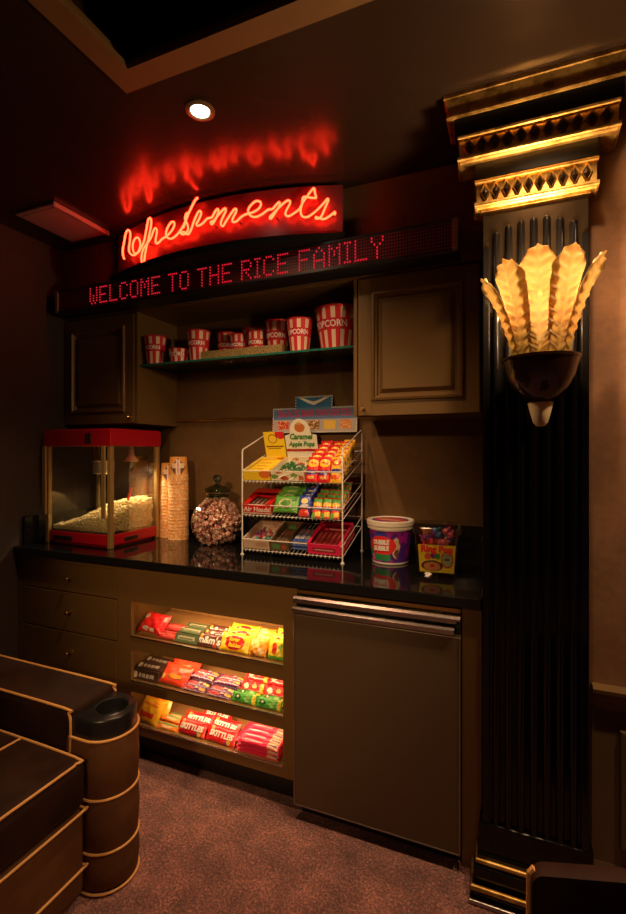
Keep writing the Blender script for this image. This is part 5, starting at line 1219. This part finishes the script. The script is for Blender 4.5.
# --- middle slot
a = artwork('dark_brown_box', (0.045, 0.022, 0.014), [('e', -0.056, -0.004, 0.012, 0.014, (0.50, 0.42, 0.30)), ('b', 0.008, -0.003, 0.044, 0.008, (0.38, 0.34, 0.28)), ('b', -0.020, -0.003, 0.003, 0.009, (0.08, 0.04, 0.03)), ('b', 0.002, -0.003, 0.003, 0.009, (0.08, 0.04, 0.03)), ('b', 0.024, -0.003, 0.003, 0.009, (0.08, 0.04, 0.03))], warp=0.005)
run('candy_box', 'dark brown candy box in the middle slot', 'candy', 'dark brown boxes in the middle slot', 1, 0.150, 0.046, 0.026, a, [(-1.578, 0.004, 62, 0, 0), (-1.572, 0.030, 8, 0.002, 0), (-1.574, 0.030, 8, 0.030, 1), (-1.572, 0.082, 5, 0.0, 0), (-1.57, 0.082, 5, 0.029, -2)], solid=True)
a = artwork('orange_red_bag', (0.80, 0.06, 0.02), [('e', 0.01, -0.012, 0.045, 0.015, (0.35, 0.08, 0.03)), ('e', 0.01, -0.012, 0.038, 0.010, (0.82, 0.30, 0.04)), ('e', -0.055, -0.02, 0.01, 0.012, (0.85, 0.7, 0.15))], warp=0.005)
run('candy_bag', 'large orange red candy bag in the middle slot', 'candy bag', 'orange red bags in the middle slot', 1, 0.160, 0.098, 0.030, a, [(-1.428, 0.004, 34, 0, -4), (-1.420, 0.060, 26, 0.012, 2)], seed=10)
a = artwork('purple_stick_box', (0.16, 0.03, 0.14), [('e', -0.02, 0, 0.03, 0.008, (0.62, 0.08, 0.08)), ('b', 0.05, 0.003, 0.014, 0.006, (0.8, 0.5, 0.1)), ('b', 0.0, -0.009, 0.06, 0.002, (0.6, 0.55, 0.7)), ('e', 0.02, 0.006, 0.012, 0.004, (0.75, 0.6, 0.6))], warp=0.006, wscale=120)
run('candy_bar', 'purple and red candy bar in the middle slot', 'candy bar', 'purple bars in the middle slot', 1, 0.130, 0.030, 0.020, a, [(-1.310, 0.002, 40, 0, 0), (-1.176, 0.002, 40, 0, 0), (-1.312, 0.034, 20, 0.002, 2), (-1.178, 0.034, 20, 0.002, -2), (-1.30, 0.065, 20, 0.004, 0), (-1.166, 0.065, 20, 0.004, 0), (-1.300, 0.060, 15, 0.026, -2), (-1.165, 0.060, 15, 0.026, 3), (-1.30, 0.095, 15, 0.022, 0), (-1.165, 0.095, 15, 0.022, 2)], seed=11)
a = artwork('green_pack', (0.06, 0.36, 0.04), [('e', -0.028, 0.0, 0.014, 0.013, (0.015, 0.12, 0.02)), ('e', -0.028, 0.003, 0.006, 0.005, (0.75, 0.8, 0.6)), ('e', 0.018, 0.0, 0.012, 0.012, (0.25, 0.55, 0.15)), ('b', 0.048, 0.0, 0.007, 0.02, (0.85, 0.68, 0.05))], warp=0.003)
run('candy_pack', 'green candy pack at the right of the middle slot', 'candy', 'green packs in the middle slot', 1, 0.122, 0.042, 0.024, a, [(-1.045, 0.002, 52, 0, 0), (-0.925, 0.002, 52, 0, 0), (-1.047, 0.038, 10, 0.0, 0), (-0.926, 0.038, 10, 0, 0)], seed=12)
a = artwork('red_square_pack', (0.75, 0.02, 0.03), [('e', -0.03, 0.0, 0.012, 0.012, (0.85, 0.65, 0.5)), ('e', 0.01, 0.004, 0.010, 0.010, (0.85, 0.4, 0.1)), ('b', 0.045, 0, 0.008, 0.02, (0.9, 0.55, 0.05)), ('b', 0.0, -0.014, 0.04, 0.002, (0.85, 0.5, 0.45))], warp=0.006)
run('candy_pack', 'red candy pack behind the green packs, middle slot', 'candy', 'red packs in the middle slot', 1, 0.122, 0.042, 0.024, a, [(-1.035, 0.062, 48, 0.014, 0), (-0.918, 0.062, 48, 0.014, 0), (-1.030, 0.100, 20, 0.020, 2), (-0.915, 0.100, 20, 0.020, -2), (-1.03, 0.100, 14, 0.045, 0), (-0.916, 0.100, 14, 0.045, 0)], seed=13)
# --- lower slot
a = artwork('golden_yellow_bag', (0.92, 0.44, 0.015), [('e', 0.0, 0.022, 0.05, 0.006, (0.80, 0.2, 0.02)), ('b', -0.005, -0.022, 0.045, 0.010, (0.72, 0.04, 0.02)), ('e', 0.03, 0.035, 0.02, 0.004, (0.8, 0.2, 0.02))], warp=0.006)
run('candy_bag', 'golden yellow candy bag leaning in the lower slot', 'candy bag', 'golden bags in the lower slot', 2, 0.145, 0.110, 0.026, a, [(-1.575, 0.004, 44, 0, -8), (-1.560, 0.040, 36, 0.014, 4)], seed=14)
a = artwork('orange_green_bar', (0.82, 0.26, 0.03), [('b', 0, 0.008, 0.07, 0.004, (0.15, 0.42, 0.12)), ('e', 0, -0.004, 0.03, 0.006, (0.9, 0.6, 0.3))], warp=0.005)
run('candy_bar', 'orange candy bar with green stripe in the lower slot', 'candy bar', 'orange bars in the lower slot', 2, 0.140, 0.034, 0.016, a, [(-1.452, 0.002, 30, 0, 0), (-1.455, 0.036, 12, 0.002, 3), (-1.45, 0.036, 10, 0.018, -3), (-1.452, 0.072, 8, 0.004, 0)], seed=15)
a = artwork('bright_red_bag', (0.72, 0.01, 0.015), [('e', 0.045, -0.020, 0.010, 0.010, (0.85, 0.6, 0.05)), ('e', 0.052, -0.004, 0.008, 0.008, (0.1, 0.5, 0.08)), ('e', 0.032, -0.026, 0.007, 0.007, (0.35, 0.05, 0.35)), ('e', -0.05, 0.02, 0.010, 0.008, (0.9, 0.35, 0.05))], warp=0.002)
wd = [('SKITTLES', 0.030, 0, 0.0, 'p_white', 0.15, 0.0016)]
run('candy_bag', 'left bright red bag with white lettering at the front of the lower slot', 'candy bag', '', 2, 0.150, 0.068, 0.022, a, [(-1.322, 0.003, 46, 0, 0)], words=wd, seed=16)
run('candy_bag', 'right bright red bag with white lettering at the front of the lower slot', 'candy bag', '', 2, 0.155, 0.070, 0.022, a, [(-1.165, 0.003, 46, 0, -3)], words=wd, seed=17)
run('candy_bag', 'bright red bag behind the two front red bags in the lower slot', 'candy bag', 'red bags at the back of the lower slot', 2, 0.150, 0.068, 0.022, a, [(-1.320, 0.045, 32, 0.010, 3), (-1.175, 0.045, 34, 0.012, -4), (-1.250, 0.090, 18, 0.020, 2)], words=wd, seed=18)
a = artwork('pink_chew_pack', (0.74, 0.015, 0.08), [('b', 0.072, 0, 0.022, 0.012, (0.80, 0.50, 0.32)), ('b', 0.072, 0, 0.018, 0.003, (0.25, 0.10, 0.2)), ('b', -0.025, 0.0, 0.05, 0.003, (0.85, 0.45, 0.5))], warp=0.002)
sp = []
for r_i in range(3):
    for c_i in range(4): sp.append((-0.978+0.0015*((r_i*7+c_i*3) % 4), 0.002+c_i*0.030, 6 if c_i else 16, r_i*0.0215, 0))
run('chew_pack', 'pink fruit chew pack in the lower slot', 'candy', 'pink chew packs in the lower slot', 2, 0.208, 0.029, 0.020, a, sp, seed=19)
